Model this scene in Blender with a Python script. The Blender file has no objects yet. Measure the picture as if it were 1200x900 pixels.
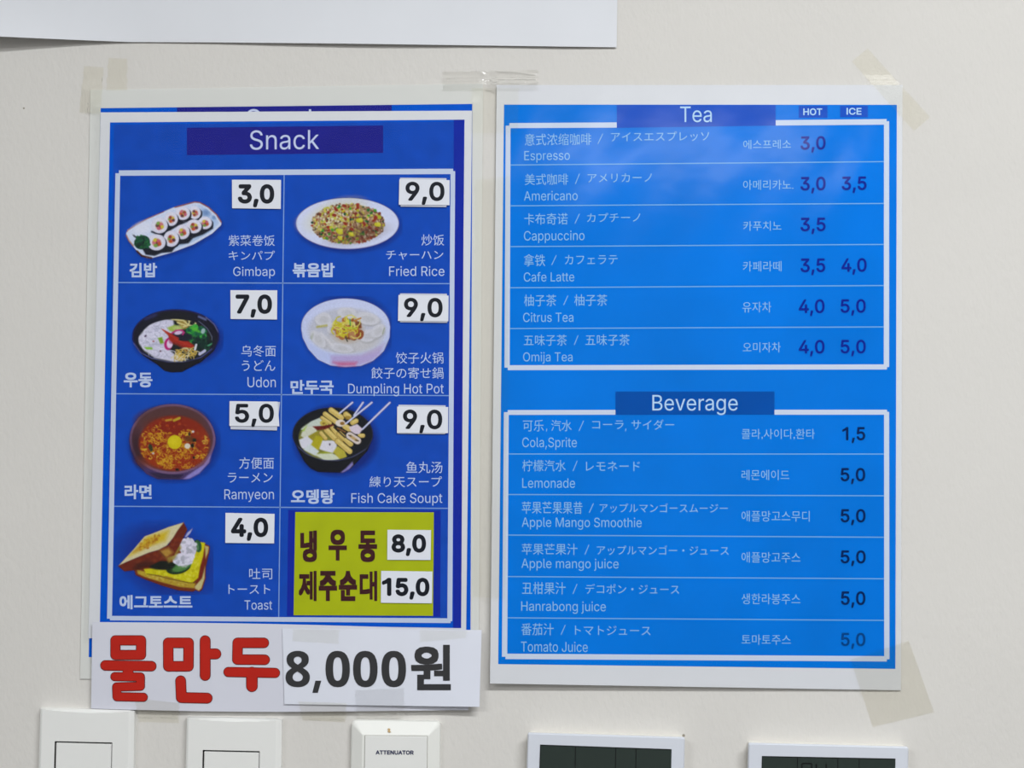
import bpy, math, random
import numpy as np
from mathutils import Vector, Matrix
from mathutils.geometry import delaunay_2d_cdt

sc = bpy.context.scene
COL = sc.collection
R_ = random.Random(7)

# ------------------------------------------------------------------ camera
FPX = 1600.0                       # focal length in pixels of the 1200 x 900 frame
YAW, PITCH, ROLL = math.radians(2.2), math.radians(2.0), math.radians(0.25)
CENTRE = Vector((0, 0, 1.45))      # wall point in the middle of the frame
DIST = 1.026
fwd = Vector((-math.sin(YAW) * math.cos(PITCH), math.cos(YAW) * math.cos(PITCH), math.sin(PITCH)))
right = fwd.cross(Vector((0, 0, 1))).normalized()
up = right.cross(fwd).normalized()
r2 = right * math.cos(ROLL) + up * math.sin(ROLL)
u2 = up * math.cos(ROLL) - right * math.sin(ROLL)
CAMPOS = CENTRE - fwd * DIST
cam_data = bpy.data.cameras.new('camera')
cam_data.sensor_width = 36.0
cam_data.lens = FPX / 1200.0 * 36.0
cam_data.clip_start = 0.01
cam = bpy.data.objects.new('camera', cam_data)
COL.objects.link(cam)
cam.matrix_world = Matrix.Translation(CAMPOS) @ Matrix((r2, u2, -fwd)).transposed().to_4x4()
sc.camera = cam

# ------------------------------------------------------------------ world, lamps, exposure
w = bpy.data.worlds.new('world'); sc.world = w; w.use_nodes = True
w.node_tree.nodes['Background'].inputs[0].default_value = (0.9, 0.95, 1.0, 1)
w.node_tree.nodes['Background'].inputs[1].default_value = 0.05
def ceiling_lamp(x, y, power, sx=1.20, sy=0.16):
    l = bpy.data.lights.new('ceiling_lamp', 'AREA'); l.shape = 'RECTANGLE'
    l.size = sx; l.size_y = sy; l.energy = power; l.color = (0.965, 0.985, 1.0)
    o = bpy.data.objects.new('ceiling_lamp', l); COL.objects.link(o)
    o.location = (x, y, 2.57)
ceiling_lamp(0.70, -1.30, 30)
ceiling_lamp(0.55, -4.50, 34, 1.2, 0.3)
ceiling_lamp(-1.40, -2.20, 22)
vs = sc.view_settings
vs.view_transform = 'Standard'; vs.look = 'None'; vs.gamma = 1.0; vs.use_curve_mapping = False
vs.exposure = 0.55
sc.cycles.transparent_max_bounces = 32      # several layers of clear film and tape lie over each other

# ------------------------------------------------------------------ geometry helpers
RB, UB, FB, CB = np.array(r2), np.array(u2), np.array(fwd), np.array(CAMPOS)
def P(px, py, d=0.0):
    """Point standing d millimetres in front of the wall, at a measured spot of the wall."""
    px = np.asarray(px, float); py = np.asarray(py, float)
    a = (px - 600.0) / FPX; b = -(py - 450.0) / FPX
    ray = FB + a[..., None] * RB + b[..., None] * UB
    t = (-np.asarray(d, float) / 1000.0 - CB[1]) / ray[..., 1]
    return CB + t[..., None] * ray

ORG = {}
def link(name, me, parent=None, org=None):
    o = bpy.data.objects.new(name, me); COL.objects.link(o)
    if parent is not None:
        o.parent = parent; ORG[o] = ORG[parent]
    else:
        o.location = org; ORG[o] = np.array(org)
    return o
def tag(o, label=None, cat=None, group=None, kind=None):
    if label: o['label'] = label
    if cat: o['category'] = cat
    if group: o['group'] = group
    if kind: o['kind'] = kind
    return o
def empty(name, org, label, cat, group=None):
    o = bpy.data.objects.new(name, None); COL.objects.link(o); o.empty_display_size = 0.02
    o.location = org; ORG[o] = np.array(org)
    return tag(o, label, cat, group)
def mesh(name, verts, faces, mat, parent=None, org=None, smooth=False):
    """ONE mesh object from world-space points; org = base of a top-level thing."""
    verts = np.asarray(verts, float).reshape(-1, 3)
    if parent is not None: org = ORG[parent]
    elif org is None:
        org = np.array([verts[:, 0].mean(), verts[:, 1].max(), verts[:, 2].min()])
    me = bpy.data.meshes.new(name)
    me.from_pydata((verts - np.asarray(org)).tolist(), [], [list(map(int, f)) for f in faces])
    mats = mat if isinstance(mat, (list, tuple)) else [mat]
    for m in mats: me.materials.append(m)
    if smooth: me.polygons.foreach_set('use_smooth', [True] * len(me.polygons))
    me.update()
    return link(name, me, parent, org)

class Acc:
    """collects polygons given in frame coordinates plus height above the wall"""
    def __init__(s): s.v = []; s.f = []; s.n = 0
    def poly(s, pts, d):
        pts = np.asarray(pts, float)
        dd = d(pts[:, 0], pts[:, 1]) if callable(d) else d
        s.v.append(P(pts[:, 0], pts[:, 1], dd)); k = len(pts)
        # wound to face the room
        a = 0.5 * np.sum(pts[:, 0] * np.roll(pts[:, 1], -1) - np.roll(pts[:, 0], -1) * pts[:, 1])
        idx = list(range(s.n, s.n + k)); s.f.append(idx[::-1] if a > 0 else idx); s.n += k
    def add(s, v, f):
        s.v.append(np.asarray(v, float)); s.f += [[i + s.n for i in q] for q in f]; s.n += len(v)
    def build(s, name, mat, parent=None, org=None, smooth=False):
        return mesh(name, np.concatenate(s.v), s.f, mat, parent, org, smooth)

def lerp4(c, u, v):
    """bilinear point inside corners TL, TR, BR, BL"""
    c = np.asarray(c, float); u = np.asarray(u, float)[..., None]; v = np.asarray(v, float)[..., None]
    return (c[0] * (1 - u) + c[1] * u) * (1 - v) + (c[3] * (1 - u) + c[2] * u) * v

def sheet(name, corners, d, mat, parent=None, nx=1, ny=1, thick=0.25, edge=None, org=None, smooth=True):
    """a sheet of paper or film with real thickness: front, back and sides; d(px,py) is its front height in mm"""
    u, v = np.meshgrid(np.linspace(0, 1, nx + 1), np.linspace(0, 1, ny + 1))
    p = lerp4(corners, u.ravel(), v.ravel())
    if edge is not None: p = edge(p, u.ravel(), v.ravel())
    dd = d(p[:, 0], p[:, 1]) if callable(d) else np.full(len(p), float(d))
    F = P(p[:, 0], p[:, 1], dd); B = F.copy(); B[:, 1] += thick / 1000.0
    n = len(F); faces = []; W = nx + 1
    for j in range(ny):
        for i in range(nx):
            a = j * W + i; b = a + 1; c = a + 1 + W; e = a + W
            faces.append([a, e, c, b]); faces.append([n + a, n + b, n + c, n + e])
    rim = [i for i in range(nx + 1)] + [nx + W * j for j in range(1, ny + 1)] + \
          [ny * W + i for i in range(nx - 1, -1, -1)] + [W * j for j in range(ny - 1, 0, -1)]
    R = len(rim); V = np.concatenate([F, B, F[rim], B[rim]])          # the cut edge has its own points, so shading stays crisp
    for k in range(R):
        q = (k + 1) % R; faces.append([2 * n + k, 2 * n + q, 2 * n + R + q, 2 * n + R + k])
    o = mesh(name, V, faces, mat, parent, org)
    if smooth and nx * ny > 1:
        m = o.data; fl = [False] * len(m.polygons)
        for i in range(2 * nx * ny): fl[i] = True
        m.polygons.foreach_set('use_smooth', fl)
    return o

def bars(name, rects, d, mat, parent):
    """printed strips, each a four-cornered strip TL TR BR BL"""
    a = Acc()
    big = []
    for i, r in enumerate(rects):                       # long strips are cut up so that they follow a bent sheet
        r = np.asarray(r, float)
        kx = max(1, int(np.linalg.norm(r[1] - r[0]) // 25)); ky = max(1, int(np.linalg.norm(r[3] - r[0]) // 25))
        for x in range(kx):
            for y in range(ky):
                big.append((i, lerp4(r, np.array([x, x + 1, x + 1, x]) / kx, np.array([y, y, y + 1, y + 1]) / ky)))
    for i, r in big: a.poly(r, (lambda x, y, i=i: (d(x, y) if callable(d) else d + 0 * x) + 0.006 * i))
    return a.build(name, mat, parent)
def rect(x0, y0, x1, y1): return [(x0, y0), (x1, y0), (x1, y1), (x0, y1)]

# ------------------------------------------------------------------ materials
def lin(c):
    c = np.asarray(c, float) / 255.0
    return np.where(c <= 0.04045, c / 12.92, ((c + 0.055) / 1.055) ** 2.4)
MATS = {}
def mat(name, rgb, rough=0.6, spec=0.3, mottle=0.0, scale=60.0, bump=0.0, bscale=400.0, stretch=None, dist=0.0006):
    if name in MATS: return MATS[name]
    m = bpy.data.materials.new(name); m.use_nodes = True; nt = m.node_tree; N = nt.nodes; L = nt.links
    b = N['Principled BSDF']; c = lin(rgb)
    b.inputs['Base Color'].default_value = (*c, 1); b.inputs['Roughness'].default_value = rough
    b.inputs['Specular IOR Level'].default_value = spec
    if mottle or bump:
        geo = N.new('ShaderNodeNewGeometry')
        src = geo.outputs['Position']
        if stretch:
            mp = N.new('ShaderNodeMapping'); mp.inputs['Rotation'].default_value = (0, stretch[0], 0)
            mp.inputs['Scale'].default_value = (1, 1, stretch[1]); L.new(src, mp.inputs['Vector']); bsrc = mp.outputs['Vector']
        else: bsrc = src
    if mottle:
        n = N.new('ShaderNodeTexNoise'); n.inputs['Scale'].default_value = scale; n.inputs['Detail'].default_value = 5
        L.new(src, n.inputs['Vector'])
        r = N.new('ShaderNodeMapRange'); r.inputs['From Min'].default_value = 0.25; r.inputs['From Max'].default_value = 0.75
        r.inputs['To Min'].default_value = 1 - mottle; r.inputs['To Max'].default_value = 1 + mottle
        L.new(n.outputs['Fac'], r.inputs['Value'])
        x = N.new('ShaderNodeVectorMath'); x.operation = 'SCALE'; x.inputs[0].default_value = tuple(c)
        L.new(r.outputs['Result'], x.inputs['Scale']); L.new(x.outputs['Vector'], b.inputs['Base Color'])
    if bump:
        n2 = N.new('ShaderNodeTexNoise'); n2.inputs['Scale'].default_value = bscale; n2.inputs['Detail'].default_value = 4
        L.new(bsrc, n2.inputs['Vector'])
        bp = N.new('ShaderNodeBump'); bp.inputs['Strength'].default_value = bump; bp.inputs['Distance'].default_value = dist
        L.new(n2.outputs['Fac'], bp.inputs['Height']); L.new(bp.outputs['Normal'], b.inputs['Normal'])
    MATS[name] = m
    return m
def film_mat(name, tint=(1, 1, 1), milk=0.0, milk_rgb=(225, 226, 222), gloss=1.0, rough=0.12, bump=0.0, bscale=60.0, dist=0.0005):
    """clear plastic: what lies behind shows through, the surface shines"""
    if name in MATS: return MATS[name]
    m = bpy.data.materials.new(name); m.use_nodes = True; nt = m.node_tree; N = nt.nodes; L = nt.links
    N.remove(N['Principled BSDF']); out = N['Material Output']
    tr = N.new('ShaderNodeBsdfTransparent'); tr.inputs[0].default_value = (*tint, 1)
    df = N.new('ShaderNodeBsdfDiffuse'); df.inputs[0].default_value = (*lin(milk_rgb), 1)
    gl = N.new('ShaderNodeBsdfGlossy'); gl.inputs['Roughness'].default_value = rough
    m1 = N.new('ShaderNodeMixShader'); m1.inputs[0].default_value = milk
    L.new(tr.outputs[0], m1.inputs[1]); L.new(df.outputs[0], m1.inputs[2])
    fr = N.new('ShaderNodeFresnel'); fr.inputs['IOR'].default_value = 1.45
    ml = N.new('ShaderNodeMath'); ml.operation = 'MULTIPLY'; ml.inputs[1].default_value = gloss; L.new(fr.outputs[0], ml.inputs[0])
    m2 = N.new('ShaderNodeMixShader'); L.new(ml.outputs[0], m2.inputs[0])
    L.new(m1.outputs[0], m2.inputs[1]); L.new(gl.outputs[0], m2.inputs[2]); L.new(m2.outputs[0], out.inputs['Surface'])
    if bump:
        geo = N.new('ShaderNodeNewGeometry'); n2 = N.new('ShaderNodeTexNoise'); n2.inputs['Scale'].default_value = bscale
        n2.inputs['Detail'].default_value = 3; L.new(geo.outputs['Position'], n2.inputs['Vector'])
        bp = N.new('ShaderNodeBump'); bp.inputs['Strength'].default_value = bump; bp.inputs['Distance'].default_value = dist
        L.new(n2.outputs['Fac'], bp.inputs['Height'])
        L.new(bp.outputs['Normal'], gl.inputs['Normal']); L.new(bp.outputs['Normal'], fr.inputs['Normal'])
    MATS[name] = m
    return m

# ------------------------------------------------------------------ lettering
GLYPHS = r"""
,|188|38,-119 68,71 137,71 84,-119
0|453|227,-7 174,1 130,24 95,62 69,113 53,178 48,254 53,330 69,395 95,447 130,484 174,508 227,516 279,508 323,484 358,447 384,395 400,330 405,254 400,178 384,113 359,62 323,24 279,1;227,50 261,56 290,74 313,103 330,144 340,194 344,254 340,314 330,365 313,405 290,435 261,453 227,460 192,453 163,435 140,405 123,365 113,314 109,254 113,194 123,144 140,103 163,74 192,56
1|420|218,0 218,420 205,412 60,352 60,412 110,430 175,468 215,509 282,509 282,0
2|453|64,0 64,47 234,229 282,282 299,305 311,327 318,348 320,371 317,397 308,419 293,436 273,449 250,457 224,460 196,457 172,447 153,433 139,413 130,390 127,362 66,362 71,405 86,442 111,473 143,496 182,511 225,516 268,511 306,497 337,474 361,445 376,411 381,372 378,345 371,318 357,290 336,259 267,180 153,60 153,57 389,57 389,0
3|453|218,-7 173,-3 133,10 98,30 70,57 52,91 44,132 109,132 115,107 126,87 144,71 165,59 191,52 219,50 248,53 275,61 297,74 315,93 325,116 329,145 326,172 316,196 299,217 275,234 242,244 201,248 157,248 157,299 288,448 288,452 70,452 70,509 372,509 372,461 211,278 211,289 264,288 308,276 344,253 371,222 387,186 393,145 387,103 370,66 344,36 309,12 266,-2
4|453|40,105 40,158 247,509 311,509 109,166 109,163 413,163 413,105;282,0 282,121 282,146 282,318 343,318 343,0
5|453|221,-7 178,-2 140,11 108,32 83,60 66,93 60,130 122,130 127,108 138,89 154,73 173,60 196,52 221,50 250,53 276,64 298,82 314,104 324,131 328,162 324,193 314,221 297,244 275,262 248,273 218,277 192,275 167,268 145,258 128,246 67,253 96,509 366,509 366,452 151,452 134,301 136,301 155,315 178,325 203,331 229,334 263,330 294,321 321,306 345,285 364,260 379,231 388,199 391,163 385,117 369,76 343,41 309,15 268,-1
6|453|226,-7 182,-1 142,15 109,40 84,74 69,115 64,162 68,199 80,239 102,285 137,340 252,509 322,509 151,261 145,261 154,275 165,288 179,299 196,307 214,312 235,314 278,309 316,295 346,271 370,240 384,201 389,157 384,112 368,73 343,39 310,14 271,-2;226,48 254,52 279,63 299,79 314,101 324,128 327,157 324,187 314,213 299,235 279,251 254,262 226,265 198,262 174,252 153,235 138,214 128,188 125,158 128,128 138,102 153,79 174,63 198,52
7|453|97,0 323,448 323,452 62,452 62,509 391,509 391,449 165,0
8|453|226,-7 178,-2 136,11 101,33 74,62 57,96 52,135 55,166 65,195 81,220 101,241 125,256 153,265 153,267 119,282 93,308 76,342 70,380 75,417 90,450 114,477 146,498 184,511 226,516 269,511 306,498 337,477 361,450 377,417 382,380 376,342 359,308 333,282 300,267 300,265 327,256 351,241 372,220 387,195 397,166 401,135 395,96 378,62 352,33 317,11 275,-2;226,49 258,52 285,60 307,74 323,91 333,113 337,139 333,165 322,189 305,208 283,223 256,232 226,235 196,232 169,223 147,208 130,189 119,165 115,139 119,113 129,91 145,74 167,60 195,52;226,290 252,292 274,300 293,313 307,330 316,351 319,376 316,399 308,420 294,437 275,449 252,457 226,460 200,457 177,449 159,437 145,420 136,399 133,376 136,351 145,330 159,313 178,300 201,292
9|453|226,516 271,510 310,494 343,468 368,434 384,393 389,347 385,309 373,270 350,224 315,168 200,0 130,0 301,248 307,248 299,234 287,221 273,210 257,202 238,196 218,195 175,199 137,214 106,237 83,269 68,307 64,352 69,397 85,436 110,469 143,494 182,510;226,460 199,457 174,446 154,429 138,407 129,381 125,352 129,322 138,295 154,274 174,257 199,247 226,243 254,247 279,257 299,273 314,295 324,321 327,350 324,381 314,407 299,429 279,446 254,457
A|480|16,0 201,509 276,509 463,0 395,0 287,302 264,372 232,478 245,478 213,371 191,302 85,0;110,142 110,199 370,199 370,142
B|456|60,0 60,509 241,509 289,504 329,491 359,469 381,442 394,410 398,374 395,344 387,320 373,301 356,286 336,275 315,267 315,262 339,257 363,245 385,227 402,203 414,173 418,136 413,100 400,67 377,39 344,18 301,4 247,0;125,57 245,57 296,63 330,80 349,105 355,137 352,161 342,184 327,203 306,218 279,228 248,231 125,231;125,285 238,285 265,288 288,296 308,309 323,326 333,348 336,372 330,403 313,429 283,446 240,452 125,452
C|510|267,-7 205,1 150,25 104,63 70,115 48,179 40,254 48,329 70,393 104,445 150,484 205,508 267,516 305,513 340,504 373,490 402,471 427,447 448,418 463,385 473,348 408,348 401,373 389,395 375,413 357,428 337,440 315,449 292,454 267,456 223,450 184,432 150,403 125,364 109,314 103,254 109,194 125,145 151,105 184,76 223,59 267,53 292,55 315,60 337,69 357,81 375,96 389,114 401,136 408,160 473,160 463,124 448,91 428,62 402,38 373,19 341,5 305,-4
D|502|219,0 96,0 96,57 215,57 272,63 318,81 354,110 379,149 394,198 399,255 394,312 379,361 354,399 320,428 275,446 221,452 93,452 93,509 225,509 294,501 353,478 377,461 399,441 418,418 433,391 455,329 462,255 455,181 433,119 417,92 398,68 376,48 351,31 291,8;125,509 125,0 60,0 60,509
E|419|60,0 60,509 372,509 372,452 125,452 125,286 355,286 355,229 125,229 125,57 375,57 375,0
F|410|60,0 60,509 369,509 369,452 125,452 125,278 346,278 346,221 125,221 125,0
G|520|269,-7 205,1 149,25 104,64 69,116 47,179 40,254 47,329 69,393 103,445 149,484 203,508 265,516 304,513 340,504 374,489 403,469 429,445 449,416 465,384 474,349 408,349 399,372 387,393 373,411 356,427 337,439 315,448 291,454 265,456 222,450 183,432 150,404 125,364 109,314 103,254 109,194 125,145 151,105 184,76 224,59 269,53 309,57 345,71 374,93 396,123 410,160 415,202 434,199 283,199 283,256 478,256 478,200 471,141 451,91 419,50 377,19 326,0
H|517|60,0 60,509 125,509 125,289 392,289 392,509 457,509 457,0 392,0 392,232 125,232 125,0
I|186|60,0 60,509 125,509 125,0
J|396|185,-7 153,-4 124,3 98,15 75,33 57,55 44,81 36,111 33,145 33,173 98,173 98,145 104,104 122,74 149,56 185,50 220,56 248,74 266,104 272,145 272,509 336,509 336,145 334,111 326,81 313,55 294,33 271,15 246,3 217,-4
L|393|60,0 60,509 125,509 125,57 361,57 361,0
M|628|60,0 60,509 152,509 277,187 287,159 299,123 311,84 322,49 307,49 318,83 330,121 342,158 352,187 476,509 568,509 568,0 504,0 504,291 504,327 505,369 506,413 507,457 513,457 498,409 482,363 467,322 456,291 342,0 286,0 170,291 159,321 145,361 129,408 112,457 119,457 120,416 121,372 122,328 122,291 122,0
N|523|60,0 60,509 136,509 343,183 363,151 388,107 414,55 405,54 401,108 399,157 399,195 399,509 463,509 463,0 387,0 202,290 177,331 148,381 108,452 119,454 122,384 124,328 125,291 125,0
O|533|267,-7 205,1 150,25 105,63 70,115 48,179 40,254 48,329 70,393 105,445 150,484 205,508 267,516 329,508 384,484 429,445 464,393 486,329 493,254 486,179 464,115 429,63 384,25 329,1;267,53 310,59 349,76 383,105 408,144 425,194 430,254 425,314 408,365 383,404 349,433 310,450 267,456 223,450 184,433 151,404 125,364 109,314 103,254 109,194 125,144 151,105 184,76 223,59
P|445|60,0 60,509 235,509 289,503 332,487 366,462 390,430 404,391 409,348 404,304 390,265 366,233 332,207 289,191 235,186 109,186 109,242 233,242 269,246 297,256 318,272 333,294 342,319 344,348 342,376 333,402 318,423 297,439 268,449 232,452 125,452 125,0
R|449|60,0 60,509 236,509 290,504 333,489 367,465 390,433 405,395 409,352 405,309 390,271 367,240 333,217 289,203 236,198 96,198 96,255 234,255 269,258 298,267 319,281 334,300 342,324 345,352 342,380 334,405 319,425 298,440 269,449 233,452 125,452 125,0;353,0 230,229 303,229 428,0
S|447|224,-9 172,-4 128,9 91,31 64,60 46,96 38,137 104,137 110,110 123,88 142,71 166,59 194,52 224,49 257,52 286,60 311,74 329,92 341,114 346,139 342,161 332,179 316,193 296,205 245,222 184,239 128,260 86,289 71,307 60,326 54,348 52,372 58,413 75,448 102,476 138,498 180,511 227,516 275,511 316,498 351,476 377,449 394,415 401,378 337,378 326,412 302,437 267,453 225,459 194,456 167,448 145,435 129,418 118,398 115,376 119,352 131,334 148,319 169,308 212,293 264,279 312,264 336,252 359,238 379,220 395,198 405,171 408,139 403,99 386,64 360,34 323,11 278,-4
T|449|32,452 32,509 417,509 417,452 257,452 257,0 193,0 193,452
U|517|259,-8 203,-2 154,15 114,43 85,80 66,124 60,173 60,509 124,509 124,178 128,144 141,113 160,87 187,68 220,56 259,52 298,56 331,68 357,87 377,113 389,144 393,178 393,509 457,509 457,173 451,124 433,80 403,43 363,15 315,-2
a|389|160,-9 126,-5 94,5 68,22 48,45 35,73 30,108 34,138 43,161 58,179 78,193 100,203 125,211 178,220 234,227 252,230 265,235 273,243 276,255 276,257 273,279 267,297 256,311 240,322 220,329 196,331 171,329 149,322 132,313 118,301 107,288 100,274 41,291 57,322 79,346 104,364 133,375 163,382 194,384 239,379 263,372 286,360 306,343 322,320 333,290 337,251 337,0 277,0 277,52 272,52 252,25 236,12 215,1 190,-6;170,45 202,49 228,59 248,74 263,93 272,115 276,138 276,190 259,182 231,176 200,171 175,168 134,159 117,150 103,139 95,124 92,105 94,87 102,72 114,61 130,52 149,47
b|424|229,-8 198,-5 172,4 153,17 138,31 118,59 112,59 112,0 53,0 53,509 114,509 114,319 118,319 137,346 152,360 171,373 197,381 229,384 274,378 313,361 345,332 370,293 385,245 390,189 385,133 370,84 346,45 313,16 274,-2;220,47 253,51 279,66 301,88 316,117 325,151 328,189 325,227 316,261 301,290 280,311 253,325 220,330 188,325 161,312 140,291 125,263 116,229 113,189 116,150 125,115 140,86 162,65 188,51
c|396|207,-8 159,-2 117,16 82,46 56,85 40,133 34,187 40,243 56,291 82,330 117,360 159,378 207,384 234,383 260,377 284,368 305,356 324,341 340,322 353,301 362,277 303,262 290,289 270,311 242,325 207,330 173,325 145,310 124,287 108,258 99,224 96,187 99,151 108,117 124,89 145,66 173,51 207,46 243,52 271,66 292,89 304,117 363,102 354,78 341,56 325,37 306,21 285,9 261,-1 235,-6
d|424|195,-8 151,-2 111,16 79,45 55,84 39,133 34,189 39,245 55,293 79,332 112,361 151,378 196,384 228,381 253,373 272,360 287,346 306,319 311,319 311,509 372,509 372,0 313,0 313,59 307,59 287,31 272,17 252,4 227,-5;205,47 236,51 263,65 284,86 299,115 309,150 312,189 309,229 300,263 284,291 263,312 237,325 205,330 172,325 145,311 124,290 108,261 99,227 96,189 99,151 109,117 124,88 145,66 172,51
e|404|212,-8 161,-2 117,16 82,46 56,85 40,132 34,187 39,242 55,290 81,329 115,359 157,378 205,384 236,382 266,374 294,361 319,341 341,315 357,282 368,242 371,194 371,169 75,169 75,221 338,221 310,202 307,237 298,269 283,294 263,314 237,326 205,330 173,326 146,313 125,294 109,270 99,241 96,211 96,178 100,139 110,106 128,80 151,61 179,50 212,46 234,48 254,53 271,61 285,73 297,88 306,105 365,91 353,63 335,39 311,19 283,4 249,-5
f|254|228,379 228,327 6,327 6,379;81,0 81,432 84,461 96,486 113,505 135,519 161,527 187,530 222,527 243,521 227,468 215,472 195,474 171,470 154,460 145,443 142,419 142,0
g|425|207,-151 168,-148 134,-140 105,-127 82,-110 64,-91 51,-69 101,-41 122,-66 136,-78 154,-88 178,-95 207,-97 249,-92 282,-75 295,-62 304,-47 310,-28 311,-6 311,68 306,68 287,41 272,28 252,16 227,8 195,5 152,10 113,27 80,53 55,90 39,136 34,191 39,246 55,293 80,332 112,361 152,378 196,384 228,382 253,373 273,360 288,346 308,319 313,319 313,379 372,379 372,-9 367,-54 350,-90 324,-117 291,-136 251,-147;205,59 237,63 264,75 285,95 300,121 309,154 312,193 309,231 300,264 285,291 264,312 237,325 205,330 172,325 145,312 124,290 109,262 99,229 96,193 99,155 109,123 124,96 145,76 172,63
h|410|114,227 114,0 53,0 53,509 114,509 114,287 102,287 124,332 152,362 187,379 227,384 264,380 295,369 321,349 341,321 353,285 357,240 357,0 296,0 296,235 290,275 273,304 246,323 210,329 184,326 161,317 141,303 126,283 117,257
i|167|53,0 53,379 114,379 114,0;84,443 67,446 54,455 44,468 41,483 44,499 54,512 67,521 84,524 100,521 114,512 123,499 126,483 123,468 114,455 100,446
j|167|53,379 114,379 114,-30 111,-63 102,-90 86,-113 65,-129 37,-139 4,-143 -10,-143 -10,-87 2,-87 25,-83 40,-72 50,-54 53,-29;83,443 67,446 53,455 44,468 41,483 44,499 53,512 67,521 83,524 100,521 114,512 123,499 126,483 123,468 114,455 100,446
k|381|110,137 110,212 121,212 284,379 360,379 184,199 177,199;53,0 53,509 114,509 114,0;294,0 148,186 191,229 372,0
l|189|139,-2 101,3 74,20 58,47 53,84 53,509 114,509 114,99 115,77 120,62 130,54 146,52 160,53 170,54 181,3 162,-1
m|610|53,0 53,379 112,379 112,295 108,295 118,323 132,346 151,363 172,376 195,384 219,386 257,380 287,361 309,331 321,295 312,295 322,321 337,343 357,361 381,375 407,383 437,386 468,383 497,372 522,354 541,328 553,296 557,255 557,0 496,0 496,254 490,289 473,313 447,326 419,330 395,328 374,320 358,307 345,290 338,270 335,247 335,0 274,0 274,260 269,288 253,311 229,326 199,330 178,328 158,320 140,307 126,289 117,266 114,238 114,0
n|410|114,227 114,0 53,0 53,379 112,379 112,287 102,287 124,332 152,362 187,379 227,384 264,380 295,369 321,349 341,321 353,285 357,240 357,0 296,0 296,235 290,275 273,304 246,323 210,329 184,326 161,317 141,303 126,283 117,257
o|415|207,-8 159,-2 117,16 82,46 56,85 40,133 34,187 40,243 56,291 82,330 117,360 159,378 207,384 256,378 299,360 333,330 359,291 376,243 381,187 376,133 359,85 333,46 299,16 256,-2;207,46 242,51 270,66 292,89 307,117 316,151 319,187 316,224 307,258 292,287 270,310 242,325 207,330 173,325 145,310 124,287 108,258 99,224 96,187 99,151 108,117 124,89 145,66 173,51
p|424|53,-143 53,379 112,379 112,319 118,319 137,346 152,360 171,373 197,381 229,384 274,378 313,361 345,332 370,293 385,245 390,189 385,133 370,84 346,45 313,16 274,-2 229,-8 198,-5 173,4 153,17 138,31 118,59 114,59 114,-143;220,47 253,51 279,66 301,88 316,117 325,151 328,189 325,227 316,261 301,290 280,311 253,325 220,330 188,325 161,312 140,291 125,263 116,229 113,189 116,150 125,115 140,86 162,65 188,51
r|259|53,0 53,379 112,379 112,321 115,321 130,347 152,367 181,380 213,385 229,384 243,384 243,322 230,324 207,326 182,323 159,315 140,301 126,284 117,262 114,237 114,0
s|365|182,-8 145,-5 112,3 84,18 62,38 45,63 36,94 94,107 105,79 124,60 150,49 181,45 217,50 244,62 262,81 268,103 265,121 254,136 237,147 212,155 149,170 104,186 72,208 53,237 47,274 51,305 65,332 87,354 115,370 149,381 187,384 223,381 254,372 279,358 299,339 314,316 324,290 268,277 258,298 243,316 219,328 187,333 156,329 131,317 114,299 109,277 112,258 124,243 144,232 172,223 229,209 275,194 306,171 325,142 331,107 326,75 312,47 290,24 260,6 223,-5
t|227|204,379 204,327 6,327 6,379;65,471 126,471 126,98 128,76 136,61 150,53 170,50 185,51 202,54 213,2 192,-3 168,-4 125,2 92,21 72,52 65,93
u|410|182,-5 146,-1 115,11 89,31 69,59 57,95 53,139 53,379 114,379 114,144 119,105 137,75 164,56 200,50 226,53 249,62 268,77 283,97 293,122 296,153 296,379 357,379 357,0 298,0 298,92 307,92 286,47 257,17 222,0
v|389|163,0 17,379 84,379 165,155 187,87 206,21 184,21 203,87 224,155 305,379 371,379 226,0
y|389|47,-139 61,-86 71,-87 88,-90 104,-89 118,-84 130,-74 141,-58 151,-36 163,-1 17,379 84,379 165,155 187,87 206,21 184,21 202,87 224,155 305,379 371,379 204,-58 191,-85 177,-107 159,-124 139,-136 117,-143 91,-145 65,-143
 |188|
"""
GL = {}
for ln in GLYPHS.strip('\n').split('\n'):
    ch, adv, cs = ln.split('|')
    GL[ch] = (int(adv), [[tuple(map(int, q.split(','))) for q in c.split()] for c in cs.split(';') if c])
_tri = {}
def glyph(ch):
    if ch in _tri: return _tri[ch]
    cs = GL[ch][1]; vs, es = [], []
    for c in cs:
        k = len(vs); vs += [Vector(p) for p in c]; es += [(k + i, k + (i + 1) % len(c)) for i in range(len(c))]
    if not vs: _tri[ch] = (np.zeros((0, 2)), []); return _tri[ch]
    v, e, f, *_ = delaunay_2d_cdt(vs, es, [], 0, 0.01)
    V = np.array([(p.x, p.y) for p in v]); keep = []
    for t in f:
        q = V[list(t)].mean(axis=0); wn = 0
        for c in cs:
            for i in range(len(c)):
                (x0, y0), (x1, y1) = c[i], c[(i + 1) % len(c)]
                if (y0 <= q[1]) != (y1 <= q[1]):
                    x = x0 + (q[1] - y0) / (y1 - y0) * (x1 - x0)
                    if x > q[0]: wn += 1 if y1 > y0 else -1
        if wn: keep.append(list(t))
    _tri[ch] = (V, keep); return _tri[ch]
CAP = 509.0
def latin_geo(s):
    x = 0; V = []; F = []; n = 0
    for ch in s:
        v, f = glyph(ch)
        if len(v):
            V.append(v + (x, 0)); F += [[i + n for i in t] for t in f]; n += len(v)
        x += GL[ch][0]
    return np.concatenate(V), F
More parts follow.
